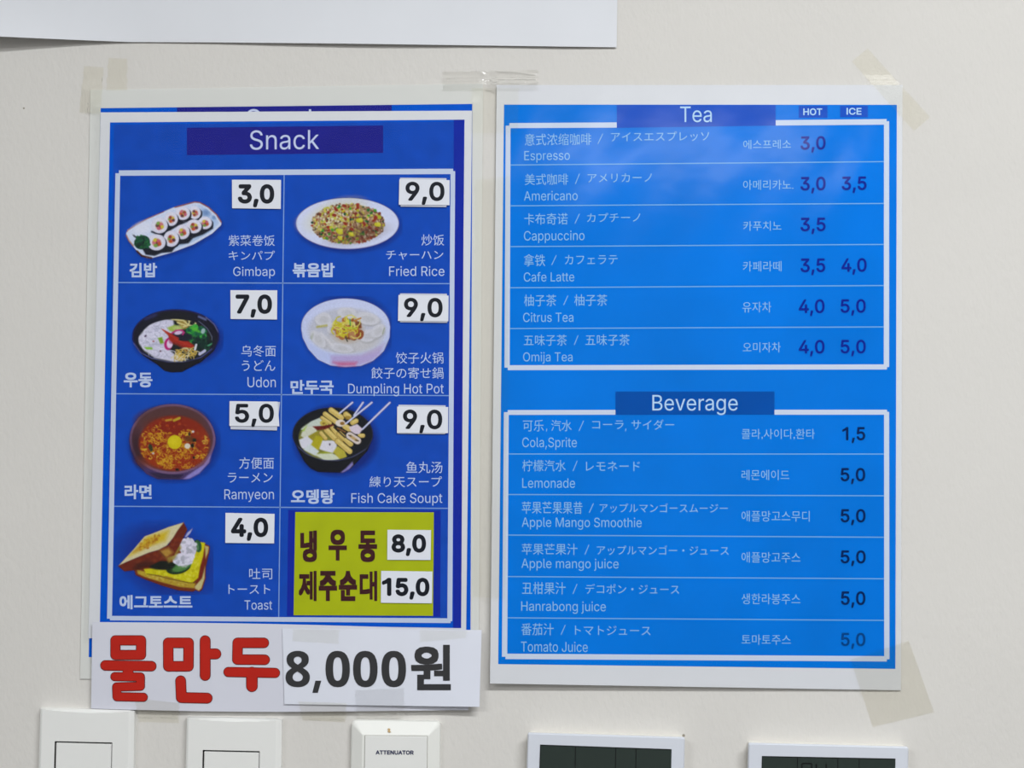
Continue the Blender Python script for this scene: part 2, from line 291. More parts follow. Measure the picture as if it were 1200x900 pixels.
def east_geo(s, res=3):
    c = bpy.data.curves.new('t', 'FONT'); c.body = s; c.size = 1; c.resolution_u = res
    o = bpy.data.objects.new('t', c); COL.objects.link(o)
    me = bpy.data.meshes.new_from_object(o)
    V = np.array([(v.co.x, v.co.y) for v in me.vertices]); F = [list(p.vertices) for p in me.polygons]
    bpy.data.objects.remove(o); bpy.data.curves.remove(c); bpy.data.meshes.remove(me)
    return V, F
def lettering(runs, d, m, parent, bold=0.0, slope=0.0, name='lettering', bx=1.0, label=None):
    """runs: (kind, text, x0, x1, y_top, y_bottom); Latin is fitted cap height to baseline, the rest by its ink"""
    acc = Acc(); xs = [r[2] for r in runs] + [r[3] for r in runs]; xc = (min(xs) + max(xs)) / 2
    for kind, s, x0, x1, y0, y1 in runs:
        x0 += bold * bx; x1 -= bold * bx; y0 += bold; y1 -= bold
        if kind == 'L':
            V, F = latin_geo(s); lo = V[:, 0].min(); hi = V[:, 0].max()
            X = x0 + (V[:, 0] - lo) / (hi - lo) * (x1 - x0); Y = y1 - V[:, 1] / CAP * (y1 - y0)
        elif kind == '/':
            V = np.array([(x1 - 1.0, y0), (x1, y0), (x0 + 1.0, y1), (x0, y1)]); F = [[0, 3, 2, 1]]; X, Y = V[:, 0], V[:, 1]
        else:
            V, F = east_geo(s); lo = V.min(axis=0); hi = V.max(axis=0)
            X = x0 + (V[:, 0] - lo[0]) / max(hi[0] - lo[0], 1e-6) * (x1 - x0)
            Y = y1 - (V[:, 1] - lo[1]) / max(hi[1] - lo[1], 1e-6) * (y1 - y0)
        Y = Y + slope * (X - xc)
        sh = [(0, 0)] if bold <= 0 else [(bold * bx * i, bold * j) for i in (0, -1, 1) for j in (0, -1, 1)] if kind == 'E' else [(0, 0)] + [(bold * math.cos(a), bold * math.sin(a)) for a in np.linspace(0, 2 * math.pi, 9)[:-1]]
        for q, (ax, ay) in enumerate(sh):
            px, py = X + ax, Y + ay
            dd = (d(px, py) if callable(d) else d) + 0.006 * q
            acc.add(P(px, py, dd), F)
    o = acc.build(name, m, parent)
    if label: o['label'] = label
    return o

# ------------------------------------------------------------------ the room
M_wall = mat('painted_plaster', (214, 211, 206), 0.75, 0.25, 0.02, 9.0, 0.38, 260.0, stretch=(0.8, 0.55), dist=0.0009)
def add_wall_marks(m):
    """sparse specks of dirt on the paint"""
    nt = m.node_tree; N = nt.nodes; L = nt.links; b = N['Principled BSDF']
    old = b.inputs['Base Color'].links[0].from_socket
    geo = N.new('ShaderNodeNewGeometry'); v = N.new('ShaderNodeTexVoronoi'); v.inputs['Scale'].default_value = 22.0
    L.new(geo.outputs['Position'], v.inputs['Vector'])
    lt = N.new('ShaderNodeMath'); lt.operation = 'LESS_THAN'; lt.inputs[1].default_value = 0.024; L.new(v.outputs['Distance'], lt.inputs[0])
    sep = N.new('ShaderNodeSeparateColor'); L.new(v.outputs['Color'], sep.inputs[0])
    gt = N.new('ShaderNodeMath'); gt.operation = 'GREATER_THAN'; gt.inputs[1].default_value = 0.55; L.new(sep.outputs[0], gt.inputs[0])
    mu = N.new('ShaderNodeMath'); mu.operation = 'MULTIPLY'; L.new(lt.outputs[0], mu.inputs[0]); L.new(gt.outputs[0], mu.inputs[1])
    mx = N.new('ShaderNodeMix'); mx.data_type = 'RGBA'; L.new(mu.outputs[0], mx.inputs['Factor'])
    L.new(old, mx.inputs['A']); mx.inputs['B'].default_value = (0.30, 0.27, 0.22, 1)
    L.new(mx.outputs['Result'], b.inputs['Base Color'])
add_wall_marks(M_wall)
M_ceil = mat('ceiling_paint', (225, 225, 222), 0.9, 0.1, 0.02, 5.0)
M_floor = mat('floor_vinyl', (112, 110, 106), 0.6, 0.3, 0.06, 6.0)
M_side = mat('side_wall_paint', (186, 186, 186), 0.85, 0.1, 0.02, 6.0)
X0, X1, Y0, ZT = -2.4, 2.4, -6.0, 2.6
def slab(name, x0, y0, z0, x1, y1, z1, m, label):
    V = [(x, y, z) for x in (x0, x1) for y in (y0, y1) for z in (z0, z1)]
    F = [(0, 1, 3, 2), (4, 6, 7, 5), (0, 4, 5, 1), (2, 3, 7, 6), (0, 2, 6, 4), (1, 5, 7, 3)]
    o = mesh(name, V, F, m, org=((x0 + x1) / 2, (y0 + y1) / 2, z0))
    return tag(o, label, None, None, 'structure')
slab('wall_back', X0, 0.0, 0.0, X1, 0.12, ZT, M_wall, 'off-white painted plaster wall that everything hangs on')
slab('floor', X0, Y0, -0.05, X1, 0.12, 0.0, M_floor, 'plain floor of the room below the frame')
slab('ceiling', X0, Y0, ZT, X1, 0.12, ZT + 0.05, M_ceil, 'plain white ceiling of the room above the frame')
slab('wall_left', X0 - 0.1, Y0, 0.0, X0, 0.12, ZT, M_side, 'plain side wall outside the frame to the left')
slab('wall_right', X1, Y0, 0.0, X1 + 0.1, 0.12, ZT, M_side, 'plain side wall outside the frame to the right')
slab('wall_front', X0, Y0 - 0.1, 0.0, X1, Y0, ZT, M_side, 'plain wall behind the camera')

# ------------------------------------------------------------------ shared print materials
M_paper = mat('white_paper', (220, 222, 227), 0.7, 0.25, 0.012, 25.0)
M_copy = mat('copy_paper', (211, 212, 223), 0.75, 0.2, 0.012, 30.0)
M_copy2 = mat('copy_paper_bright', (219, 222, 233), 0.75, 0.2, 0.012, 30.0)
M_blueL = mat('menu_blue_ink', (26, 78, 186), 0.6, 0.03, 0.10, 90.0)
M_edgeL = mat('menu_blue_ink_margin', (6, 88, 206), 0.6, 0.03, 0.06, 90.0)
M_darkL = mat('menu_navy_ink', (26, 46, 164), 0.6, 0.03, 0.06, 90.0)
M_bandL = mat('menu_violet_ink', (38, 40, 140), 0.6, 0.03, 0.06, 90.0)
M_lineL = mat('menu_pale_ink', (196, 208, 232), 0.6, 0.03)
M_ruleL = mat('menu_rule_ink', (130, 165, 222), 0.6, 0.03)
M_textL = mat('menu_text_ink', (190, 206, 238), 0.6, 0.03)
M_headL = mat('menu_heading_ink', (200, 210, 240), 0.6, 0.03)
M_blueR = mat('drinks_blue_ink', (0, 121, 226), 0.6, 0.03, 0.10, 14.0)
M_bandR = mat('drinks_band_ink', (0, 80, 172), 0.6, 0.03, 0.05, 40.0)
M_bandT = mat('drinks_tea_band_ink', (28, 84, 196), 0.6, 0.03, 0.05, 40.0)
M_lineR = mat('drinks_pale_ink', (204, 216, 236), 0.6, 0.03)
M_ruleR = mat('drinks_rule_ink', (120, 178, 232), 0.6, 0.03)
M_textR = mat('drinks_text_ink', (140, 192, 238), 0.6, 0.03)
M_headR = mat('drinks_heading_ink', (180, 214, 244), 0.6, 0.03)
M_navy = mat('drinks_navy_ink', (16, 40, 150), 0.6, 0.03)
M_navy2 = mat('drinks_dark_ink', (4, 40, 98), 0.6, 0.03)
M_navy3 = mat('drinks_faded_ink', (4, 70, 142), 0.6, 0.03)
M_stick = mat('sticker_paper', (222, 225, 234), 0.65, 0.25, 0.01, 60.0)
M_stick2 = mat('sticker_paper_older', (196, 200, 214), 0.65, 0.25, 0.01, 60.0)
M_black = mat('sticker_black_ink', (20, 24, 34), 0.5, 0.2)
M_yel = mat('panel_yellow_ink', (176, 188, 10), 0.55, 0.2, 0.06, 60.0)
M_brown = mat('panel_brown_ink', (64, 24, 28), 0.55, 0.2, 0.10, 60.0)

# ------------------------------------------------------------------ heights (mm in front of the wall)
def dOld(px, py): return 1.0 + 0.0 * px       # film pouch of the old poster
def dNew(px, py): return dOld(px, py) + 0.65                                    # newer menu sheet on it
def dR(px, py):
    s = (1060 - px) / 480.0; t = np.clip((py - 95) / 710.0, 0, 1.1)
    return 0.9 + 1.2 * s + t * t * (0.3 + 3.6 * s)        # drinks poster, left side stands off
def off(f, k): return lambda px, py: f(px, py) + k
def wave(px, py, seed=0.0):
    return (np.sin(px * 0.043 + 1.3 * np.sin(py * 0.021 + seed)) * np.sin(py * 0.031 + seed * 2 + 0.9 * np.sin(px * 0.017))
            + 0.5 * np.sin(px * 0.09 + py * 0.05 + seed))

M_film = film_mat('laminate_film', gloss=0.16, rough=0.14, bump=0.12, bscale=25.0, dist=0.002)
M_pouch = film_mat('pouch_film', tint=(0.995, 0.995, 0.992), milk=0.75, milk_rgb=(234, 235, 231), gloss=0.3, rough=0.2)

# ------------------------------------------------------------------ old laminated poster under the snack menu
old = empty('laminated_poster', P(330, 795, 0.0), 'older laminated blue poster peeking out behind the snack menu along its top edge', 'poster')
sheet('pouch_film', [(106, 105.3), (566, 98), (560.5, 798), (94, 795.5)], dOld, M_pouch, old, 4, 4, 0.2)
sheet('old_print', [(118, 126.8), (553.4, 121.8), (551.3, 772), (104.0, 770)], off(dOld, 0.15), M_edgeL, old, 1, 1, 0.1)
bars('old_heading_band', [[(207.5, 125.8), (459, 123.0), (459, 131.5), (207.5, 133)]], off(dOld, 0.22), M_bandL, old)
lettering([('L', 'Snack', 289, 376, 128.0, 150.5)], off(dOld, 0.26), M_headL, old)

# ------------------------------------------------------------------ snack menu
snack = empty('snack_menu', P(330, 745, 0.0), 'blue laminated snack menu with food pictures and white price stickers', 'menu')
sheet('paper_sheet', [(118, 131.7), (553.2, 129.6), (546.2, 742), (103.5, 748)], dNew, M_paper, snack, 1, 1, 0.25)
e = lambda k: off(dNew, k)
bars('blue_print', [[(129, 143.5), (544.4, 140.2), (539, 736), (117, 729)]], e(0.08), M_edgeL, snack)
bars('blue_print', [[(133.5, 146), (533.0, 142.5), (529, 726), (124.5, 722)]], e(0.12), M_blueL, snack)
bars('navy_stripe', [[(531.7, 140.4), (544.0, 140.2), (540.4, 736), (531, 735.8)]], e(0.13), M_darkL, snack)
hb = bars('heading_band', [[(219, 149.7), (449, 147.0), (449, 179.2), (219, 181.9)]], e(0.16), M_bandL, snack)
lettering([('L', 'Snack', 292.8, 374, 152.6, 174.9)], e(0.24), M_headL, hb, 0.0, -0.010)
bars('printed_frame', [
    [(139.4, 199.6), (531, 197.7), (531, 204.0), (139.4, 206)],
    [(135.3, 203), (140.9, 203), (131.2, 725), (125.4, 725)],
    [(528, 200.5), (533.4, 200.5), (530, 728), (524.2, 728)],
    [(128.8, 721.7), (528, 724.6), (528, 730.2), (128.8, 727)]], e(0.18), M_lineL, snack)
bars('grid_rule', [[(332.4, 204), (333.6, 204), (327.2, 723.5), (326.0, 723.5)]], e(0.17), M_ruleL, snack)
for (xa, ya, xb, yb) in [(138.3, 331.1, 527.3, 332.4), (135.8, 461.4, 526.4, 463.6), (133.4, 593.3, 525.4, 595.7)]:
    bars('grid_rule', [[(xa, ya - .6), (xb, yb - .6), (xb, yb + .6), (xa, ya + .6)]], e(0.17), M_ruleL, snack)
tl = e(0.22)
for s, x0, x1, y0, y1 in [('김밥', 151.7, 184, 308, 325), ('볶음밥', 342.8, 392.2, 308, 325), ('우동', 145, 178.6, 436.6, 454),
                          ('만두국', 340.5, 391, 445.3, 462), ('라면', 146, 177.7, 567.8, 585), ('오뎅탕', 341, 392, 573.4, 590.5),
                          ('에그토스트', 140, 225.4, 697.3, 714)]:
    lettering([('E', s, x0, x1, y0, y1)], tl, M_textL, snack, 0.55)
for s, x0, x1, y0, y1 in [('紫菜卷饭', 267.8, 322, 275.4, 288.2), ('キンパプ', 268, 322, 293.8, 304.8), ('炒饭', 493.9, 520.5, 274.7, 287.8),
                          ('チャーハン', 452.5, 519.4, 293.6, 304.4), ('乌冬面', 282.8, 323.2, 404.6, 417.8), ('うどん', 283.4, 322.6, 422, 434.7),
                          ('饺子火锅', 463.7, 519.6, 412.7, 426), ('餃子の寄せ鍋', 435, 519.6, 430.4, 443.8), ('方便面', 280.3, 321, 535.8, 549.5),
                          ('ラーメン', 267, 319.5, 554, 565.6), ('鱼丸汤', 476, 518.4, 540.8, 554.5), ('練り天スープ', 432.9, 517.8, 558, 571),
                          ('吐司', 292, 319, 665.8, 678.8), ('トースト', 267.7, 316.7, 685, 696)]:
    lettering([('E', s, x0, x1, y0, y1)], tl, M_textL, snack, 0.0)
for s, x0, x1, y0, y1 in [('Gimbap', 273.3, 322.2, 312.8, 323.3), ('Fried Rice', 456, 520.8, 312.2, 323.3), ('Udon', 290, 323.2, 441.9, 453.7),
                          ('Dumpling Hot Pot', 408, 520, 449.7, 461), ('Ramyeon', 262.9, 321, 573.4, 585), ('Fish Cake Soupt', 411.7, 518.4, 578, 589.3),
                          ('Toast', 286.5, 319, 703.5, 714.4)]:
    lettering([('L', s, x0, x1, y0, y1)], tl, M_textL, snack, 0.0)
pb = bars('yellow_panel', [[(337.7, 597.7), (516.5, 598.2), (516, 722.8), (336.2, 722)]], e(0.14), M_darkL, snack)
bars('yellow_field', [[(346, 600), (508.5, 600.3), (507.5, 721.7), (344, 721.0)]], e(0.20), M_yel, pb)
for s, x0, x1, y0, y1 in [('냉', 351.9, 371.5, 621.7, 658.8), ('우', 385, 406.5, 620.6, 657), ('동', 420, 441.9, 621.7, 658.8)]:
    lettering([('E', s, x0, x1, y0, y1)], e(0.26), M_brown, pb, 1.4, bx=0.9)
for s, x0, x1, k, q in [('제', 350, 371, 1.5, .5), ('주', 373.5, 395, 1.6, .9), ('순', 397, 418.5, 1.6, .9), ('대', 421.5, 442, 1.5, .5)]:
    lettering([('E', s, x0, x1, 669, 704.4)], e(0.26), M_brown, pb, k, bx=q)
def film_wave(base, k, amp, seed):
    return lambda px, py: base(px, py) + k + amp * wave(px, py, seed)
sheet('laminate_film', [(112, 124), (556, 120), (551, 746), (98.5, 752)], film_wave(dNew, 0.75, 0.10, 0.4), M_film, snack, 70, 100, 0.05)
def sticker(front, back, text, tx, lab):
    k = 1.05
    if back is not None:
        o = sheet('price_sticker', back, e(k), M_stick2, snack, 1, 1, 0.12); o['label'] = 'older sticker showing at the edges below a newer one'
        k += 0.5
    o = sheet('price_sticker', front, e(k), M_stick, snack, 1, 1, 0.15); o['label'] = lab
    lettering([('L', text, *tx)], e(k + 0.08), M_black, o, 1.0 if back is not None else 1.35, 0.004)
sticker([(271.8, 210.6), (329.3, 210.8), (329.0, 244.8), (272, 244)], None, '3,0', (278.6, 321.4, 216, 238.4), 'white price sticker')
sticker([(468, 210), (527, 211), (526.8, 240.4), (467.4, 240)], [(468.8, 208.2), (523.2, 208.8), (523.2, 242.6), (469.5, 242)], '9,0', (475.2, 520.9, 213.2, 235.3), 'white price sticker over an older one')
sticker([(270, 340), (324.9, 340.2), (324.6, 374.4), (270.2, 373.8)], None, '7,0', (276, 318.8, 345.2, 367.6), 'white price sticker')
sticker([(467, 345.6), (525.7, 346.4), (525.4, 376.5), (466.4, 376)], [(468.8, 343.8), (523.7, 344.2), (524.2, 378.2), (468.8, 377.6)], '9,0', (473.4, 518.7, 349.2, 371.6), 'white price sticker over an older one')
sticker([(269, 470), (325.3, 470.6), (327.4, 499.6), (268.8, 499.2)], [(270, 471.5), (328.2, 471.0), (324.4, 504.4), (270.2, 503)], '5,0', (275.3, 321, 473.3, 495.3), 'white price sticker over an older one')
sticker([(465.5, 476.4), (525.3, 477), (525, 507.6), (465.2, 507.4)], [(467, 474.2), (522.2, 475), (521.6, 508.8), (466, 508.2)], '9,0', (472.2, 518.3, 480.2, 502.8), 'white price sticker over an older one')
sticker([(264.2, 601), (321.8, 602.2), (321.2, 636.8), (264, 636.2)], None, '4,0', (270.7, 314.3, 606.8, 629.2), 'white price sticker')
sticker([(454, 620.8), (505.2, 621.2), (504.6, 656.3), (453.8, 656)], None, '8,0', (458.8, 499.3, 626.4, 647.4), 'white price sticker on the yellow panel')
sticker([(446.7, 669), (506.8, 669.8), (506.2, 707), (446.3, 706.4)], None, '15,0', (447.6, 503.3, 677.2, 698.4), 'white price sticker on the yellow panel')

# ------------------------------------------------------------------ dish pictures (flat print on the menu sheet)
class Paint:
    """paints one printed picture point by point; coordinates are local units: frame = org + unit / k"""
    def __init__(s, x0, y0, x1, y1, ox, oy, k, S=2.2, seed=1):
        s.nx, s.ny = int((x1 - x0) * S) + 1, int((y1 - y0) * S) + 1
        s.gx, s.gy = np.meshgrid(np.linspace(x0, x1, s.nx), np.linspace(y0, y1, s.ny))
        s.U = (s.gx - ox) * k; s.V = (s.gy - oy) * k; s.k = k
        s.c = np.zeros((s.ny, s.nx, 3)); s.a = np.zeros((s.ny, s.nx)); s.rng = random.Random(seed); s.clip = None
    def put(s, al, col, w=None):
        w = w or (slice(None), slice(None))
        if s.clip is not None: al = al * s.clip[w]
        A = s.a[w]; na = al + A * (1 - al)
        s.c[w] = np.where(na[..., None] > 1e-6, (np.asarray(col, float) * al[..., None] + s.c[w] * (A * (1 - al))[..., None]) / np.maximum(na, 1e-6)[..., None], s.c[w])
        s.a[w] = na
    def win(s, x0, y0, x1, y1):
        u, v = s.U[0], s.V[:, 0]
        i0, i1 = np.searchsorted(u, [x0, x1]); j0, j1 = np.searchsorted(v, [y0, y1])
        return slice(max(j0 - 1, 0), j1 + 1), slice(max(i0 - 1, 0), i1 + 1)
    def em(s, cx, cy, rx, ry, ang=0, soft=None, w=None):
        soft = soft or s.k * 0.9; w = w or (slice(None), slice(None)); U, V = s.U[w], s.V[w]
        a = math.radians(ang); u = (U - cx) * math.cos(a) + (V - cy) * math.sin(a); v = -(U - cx) * math.sin(a) + (V - cy) * math.cos(a)
        return np.clip(0.5 - (np.sqrt((u / rx) ** 2 + (v / ry) ** 2) - 1) * min(rx, ry) / soft, 0, 1)
    def E(s, cx, cy, rx, ry, col, ang=0, al=1, soft=None):
        r = max(rx, ry) * (1 + (soft or s.k) / min(rx, ry)) + 2
        w = s.win(cx - r, cy - r, cx + r, cy + r); s.put(s.em(cx, cy, rx, ry, ang, soft, w) * al, col, w)
    def seg(s, pts, w=None):
        w = w or (slice(None), slice(None)); U, V = s.U[w], s.V[w]
        d = np.full(U.shape, 1e9)
        for (x0, y0), (x1, y1) in zip(pts[:-1], pts[1:]):
            L = max((x1 - x0) ** 2 + (y1 - y0) ** 2, 1e-9)
            t = np.clip(((U - x0) * (x1 - x0) + (V - y0) * (y1 - y0)) / L, 0, 1)
            d = np.minimum(d, np.hypot(U - x0 - t * (x1 - x0), V - y0 - t * (y1 - y0)))
        return d
    def pm(s, pts, soft=None, rnd=0):
        soft = soft or s.k * 0.9
        ins = np.zeros(s.U.shape, bool); n = len(pts)
        for i in range(n):
            (x0, y0), (x1, y1) = pts[i], pts[(i + 1) % n]
            if y0 == y1: continue
            c = ((y0 <= s.V) != (y1 <= s.V)) & (s.U < x0 + (s.V - y0) / (y1 - y0) * (x1 - x0)); ins ^= c
        d = s.seg(list(pts) + [pts[0]]) * np.where(ins, -1, 1) - rnd
        return np.clip(0.5 - d / soft, 0, 1)
    def G(s, pts, col, al=1, soft=None, rnd=0): s.put(s.pm(pts, soft, rnd) * al, col)
    def L(s, pts, w, col, al=1, soft=None):
        xs = [q[0] for q in pts]; ys = [q[1] for q in pts]; r = w / 2 + (soft or s.k) + 2
        wi = s.win(min(xs) - r, min(ys) - r, max(xs) + r, max(ys) + r)
        s.put(np.clip(0.5 - (s.seg(pts, wi) - w / 2) / (soft or s.k * 0.9), 0, 1) * al, col, wi)
    def blobs(s, n, mask, cols, r0, r1, flat=1.0, al=1.0):
        ok = np.argwhere(mask > 0.7); rg = s.rng
        for _ in range(n):
            j, i = ok[rg.randrange(len(ok))]; r = rg.uniform(r0, r1)
            s.E(s.U[j, i], s.V[j, i], r, r * rg.uniform(0.5, 1) * flat, rg.choice(cols), rg.uniform(0, 180), al, s.k * 0.8)
    def curls(s, n, mask, cols, r0, r1, w):
        ok = np.argwhere(mask > 0.7); rg = s.rng
        for _ in range(n):
            j, i = ok[rg.randrange(len(ok))]; r = rg.uniform(r0, r1); a = rg.uniform(0, 6.3); b = a + rg.uniform(1.5, 3.6)
            s.L([(s.U[j, i] + r * math.cos(t), s.V[j, i] + r * .8 * math.sin(t)) for t in np.linspace(a, b, 5)], w, rg.choice(cols), 1, s.k * .7)
    def build(s, parent, d, m, label):
        pre = s.c * s.a[..., None]; al = s.a.copy()          # soft ink spread and print grain
        for ax in (0, 1):
            pre = (np.roll(pre, 1, ax) + 2 * pre + np.roll(pre, -1, ax)) / 4; al = (np.roll(al, 1, ax) + 2 * al + np.roll(al, -1, ax)) / 4
        rs = np.random.RandomState(len(label)); g = rs.normal(0, 7, s.a.shape)
        s.c = np.clip(pre / np.maximum(al, 1e-6)[..., None] + g[..., None], 0, 255); s.a = al
        keep = s.a > 0.012
        cell = keep[:-1, :-1] | keep[1:, :-1] | keep[:-1, 1:] | keep[1:, 1:]
        used = np.zeros(keep.shape, bool)
        used[:-1, :-1] |= cell; used[1:, :-1] |= cell; used[:-1, 1:] |= cell; used[1:, 1:] |= cell
        idx = -np.ones(keep.shape, int); idx[used] = np.arange(used.sum())
        px, py = s.gx[used], s.gy[used]
        V = P(px, py, d(px, py)); jj, ii = np.nonzero(cell)
        F = np.stack([idx[jj, ii], idx[jj + 1, ii], idx[jj + 1, ii + 1], idx[jj, ii + 1]], 1)
        o = mesh('dish_picture', V, F.tolist(), m, parent)
        at = o.data.color_attributes.new('ink', 'FLOAT_COLOR', 'POINT')
        rgba = np.concatenate([lin(s.c[used]), s.a[used][:, None]], 1)
        at.data.foreach_set('color', rgba.ravel().astype(np.float32))
        o['label'] = label
        return o
def ink_mat():
    m = bpy.data.materials.new('printed_picture_ink'); m.use_nodes = True; N = m.node_tree.nodes; L = m.node_tree.links
    b = N['Principled BSDF']; b.inputs['Roughness'].default_value = 0.55; b.inputs['Specular IOR Level'].default_value = 0.2
    a = N.new('ShaderNodeAttribute'); a.attribute_name = 'ink'
    L.new(a.outputs['Color'], b.inputs['Base Color']); L.new(a.outputs['Alpha'], b.inputs['Alpha'])
    return m
M_ink = ink_mat(); dp = e(0.20)
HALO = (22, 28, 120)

# gimbap
p = Paint(143, 230, 266, 308, 140, 225, 9.23, seed=2)
plate = [(78, 452), (92, 412), (300, 292), (600, 167), (810, 110), (868, 116), (960, 165), (1048, 245), (1098, 322), (1094, 356), (1000, 445), (800, 562), (560, 652), (340, 712), (292, 708), (192, 634), (104, 526)]
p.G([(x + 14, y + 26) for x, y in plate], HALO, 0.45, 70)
p.G(plate, (206, 216, 240), rnd=6); pl = p.pm(plate)
p.L([(84, 425), (95, 410), (300, 290), (480, 212)], 9, (130, 60, 70), .75); p.L([(600, 166), (815, 108), (870, 114), (960, 163), (1050, 245), (1100, 325)], 12, (130, 60, 62), .85)
p.L([(74, 470), (104, 528), (150, 580)], 15, (160, 110, 100), .8); p.L([(190, 640), (240, 690), (345, 714)], 20, (66, 32, 30), .9)
p.clip = p.pm(plate, rnd=-22)
p.G([(880, 150), (1090, 320), (1000, 420), (960, 300)], (120, 165, 220), .5, 120); p.E(935, 225, 45, 35, (70, 110, 170), 0, .6, 40); p.E(1025, 275, 22, 22, (90, 130, 190), 0, .7, 25)
for k in range(4): p.L([(330, 690 - 18 * k), (560, 630 - 18 * k), (800, 540 - 14 * k), (980, 440 - 10 * k)], 7, (120, 160, 205), .7)
p.clip = None
p.E(255, 390, 110, 60, (222, 226, 244), -20, .9, 60)
dark = (22, 26, 40)
p.G([(350, 430), (480, 470), (560, 400), (610, 370), (720, 320), (880, 250), (885, 215), (780, 260), (700, 330), (640, 300), (560, 330), (520, 360), (430, 460)], dark, 1, 16, 8)
p.G([(250, 600), (300, 560), (520, 470), (660, 470), (780, 440), (890, 400), (1000, 330), (1002, 390), (900, 450), (790, 490), (740, 545), (620, 560), (560, 640), (450, 650), (380, 680), (290, 668)], dark, 1, 16, 10)
fill = [(150, 60, 40), (205, 190, 60), (190, 90, 120), (90, 50, 60), (190, 80, 40), (120, 160, 70), (200, 110, 130)]
for cx, cy, rx, ry in [(815, 225, 66, 70), (685, 230, 80, 74), (560, 292, 72, 76), (432, 362, 90, 86), (925, 335, 76, 68), (805, 372, 84, 76), (680, 432, 80, 80), (560, 505, 84, 88), (400, 545, 100, 88)]:
    p.E(cx + 14, cy + 14, rx, ry, dark, 0, 1); p.E(cx, cy, rx, ry, (214, 212, 232)); p.E(cx - 6, cy - 8, rx * .8, ry * .8, (224, 224, 240), 0, .7, 20)
    p.E(cx + 2, cy + 4, rx * .52, ry * .55, (206, 170, 150), 0, .9, 12)
    p.clip = p.em(cx + 2, cy + 4, rx * .58, ry * .6)
    for q in range(9):
        a = q * 2.4; r = rx * .38 * (q / 9) ** .5
        p.E(cx + r * math.cos(a), cy + 4 + r * math.sin(a), rx * .22, rx * .2, fill[(q * 3 + int(cx)) % 7], a * 50, .95, 9)
    p.clip = None
gm = p.em(245, 545, 88, 78)
p.E(245, 545, 86, 74, (14, 52, 40), -20); p.blobs(60, gm, [(16, 70, 44), (30, 98, 52), (10, 40, 36), (22, 84, 58)], 10, 22); p.E(165, 480, 26, 10, (60, 60, 70), 40, .8)
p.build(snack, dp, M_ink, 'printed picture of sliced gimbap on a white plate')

# fried rice
p = Paint(343, 228, 472, 300, 340, 225, 8.89, seed=3)
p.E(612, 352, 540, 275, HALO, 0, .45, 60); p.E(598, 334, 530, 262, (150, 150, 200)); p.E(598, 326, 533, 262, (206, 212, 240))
p.E(560, 330, 470, 205, (214, 220, 244), 0, .6, 60)
rm = p.em(605, 332, 382, 212)
p.E(605, 332, 376, 206, (150, 118, 84)); p.E(480, 240, 260, 120, (204, 196, 130), -20, .6, 130)
p.blobs(1000, rm, [(124, 84, 60), (178, 146, 120), (96, 62, 46), (204, 186, 160), (150, 104, 80)], 6, 15)
p.clip = p.em(470, 235, 320, 150, -15, 160); p.blobs(420, rm, [(214, 208, 190), (196, 190, 60), (190, 186, 90), (214, 210, 170), (150, 110, 70)], 7, 17); p.clip = None
p.blobs(90, rm, [(190, 186, 50), (196, 194, 80), (170, 172, 40), (184, 170, 70)], 7, 20); p.blobs(80, rm, [(150, 44, 26), (120, 50, 34), (140, 60, 36)], 7, 18)
p.blobs(54, rm, [(20, 72, 40), (36, 104, 44), (16, 52, 44), (70, 150, 40)], 7, 17); p.E(700, 440, 260, 80, (70, 40, 30), -12, .35, 90)
for cx, cy, r in [(512, 412, 42), (722, 295, 38), (635, 440, 30), (910, 340, 36), (520, 480, 30)]: p.E(cx, cy, r, r * .6, (192, 186, 40), cx % 60); p.E(cx + 12, cy - 10, r * .5, r * .5, (204, 200, 70), 0, .8)
for cx, cy in [(480, 185), (565, 145), (705, 155), (460, 240), (575, 330), (640, 390), (885, 275), (770, 330)]: p.E(cx, cy, 24, 15, (140, 44, 26), cx % 90)
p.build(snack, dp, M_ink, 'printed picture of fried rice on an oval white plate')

# udon
p = Paint(150, 358, 262, 440, 145, 355, 10.0, seed=4)
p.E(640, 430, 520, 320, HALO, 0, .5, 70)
p.G([(104, 420), (150, 520), (230, 610), (400, 720), (480, 790), (560, 808), (680, 804), (750, 765), (900, 690), (1050, 560), (1112, 420)], (18, 18, 30), rnd=6)
p.E(610, 385, 508, 310, (30, 30, 84)); p.E(610, 388, 494, 298, (20, 20, 38)); p.E(600, 170, 200, 60, (24, 26, 30), 0, .8, 40)
p.L([(115, 470), (200, 585), (330, 650), (520, 692), (700, 690), (900, 640), (1030, 540)], 9, (110, 120, 190), .8)
p.L([(880, 160), (960, 195)], 26, (130, 140, 200), .7, 16); p.L([(960, 165), (1060, 250), (1106, 340)], 9, (130, 140, 200), .8); p.L([(260, 190), (380, 140)], 30, (60, 64, 130), .6, 30)
con = p.em(605, 440, 436, 252); p.E(605, 440, 436, 252, (26, 30, 32)); p.L([(880, 215), (980, 300), (1035, 400), (1030, 470)], 7, (150, 160, 200), .8)
p.clip = con
p.G([(170, 400), (320, 220), (470, 185), (580, 200), (600, 300), (520, 420), (500, 520), (620, 620), (760, 660), (600, 695), (380, 650), (240, 560), (180, 480)], (206, 204, 226), 1, 24)
nm = p.pm([(180, 420), (330, 230), (560, 200), (520, 420), (480, 520), (600, 640), (420, 650), (230, 540)])
p.curls(90, nm, [(222, 220, 240), (186, 184, 210), (212, 210, 232), (176, 178, 200)], 20, 60, 9)
p.E(255, 388, 14, 9, (60, 40, 70), -40); p.E(348, 450, 11, 7, (150, 60, 60)); p.E(430, 565, 11, 9, (90, 60, 80))
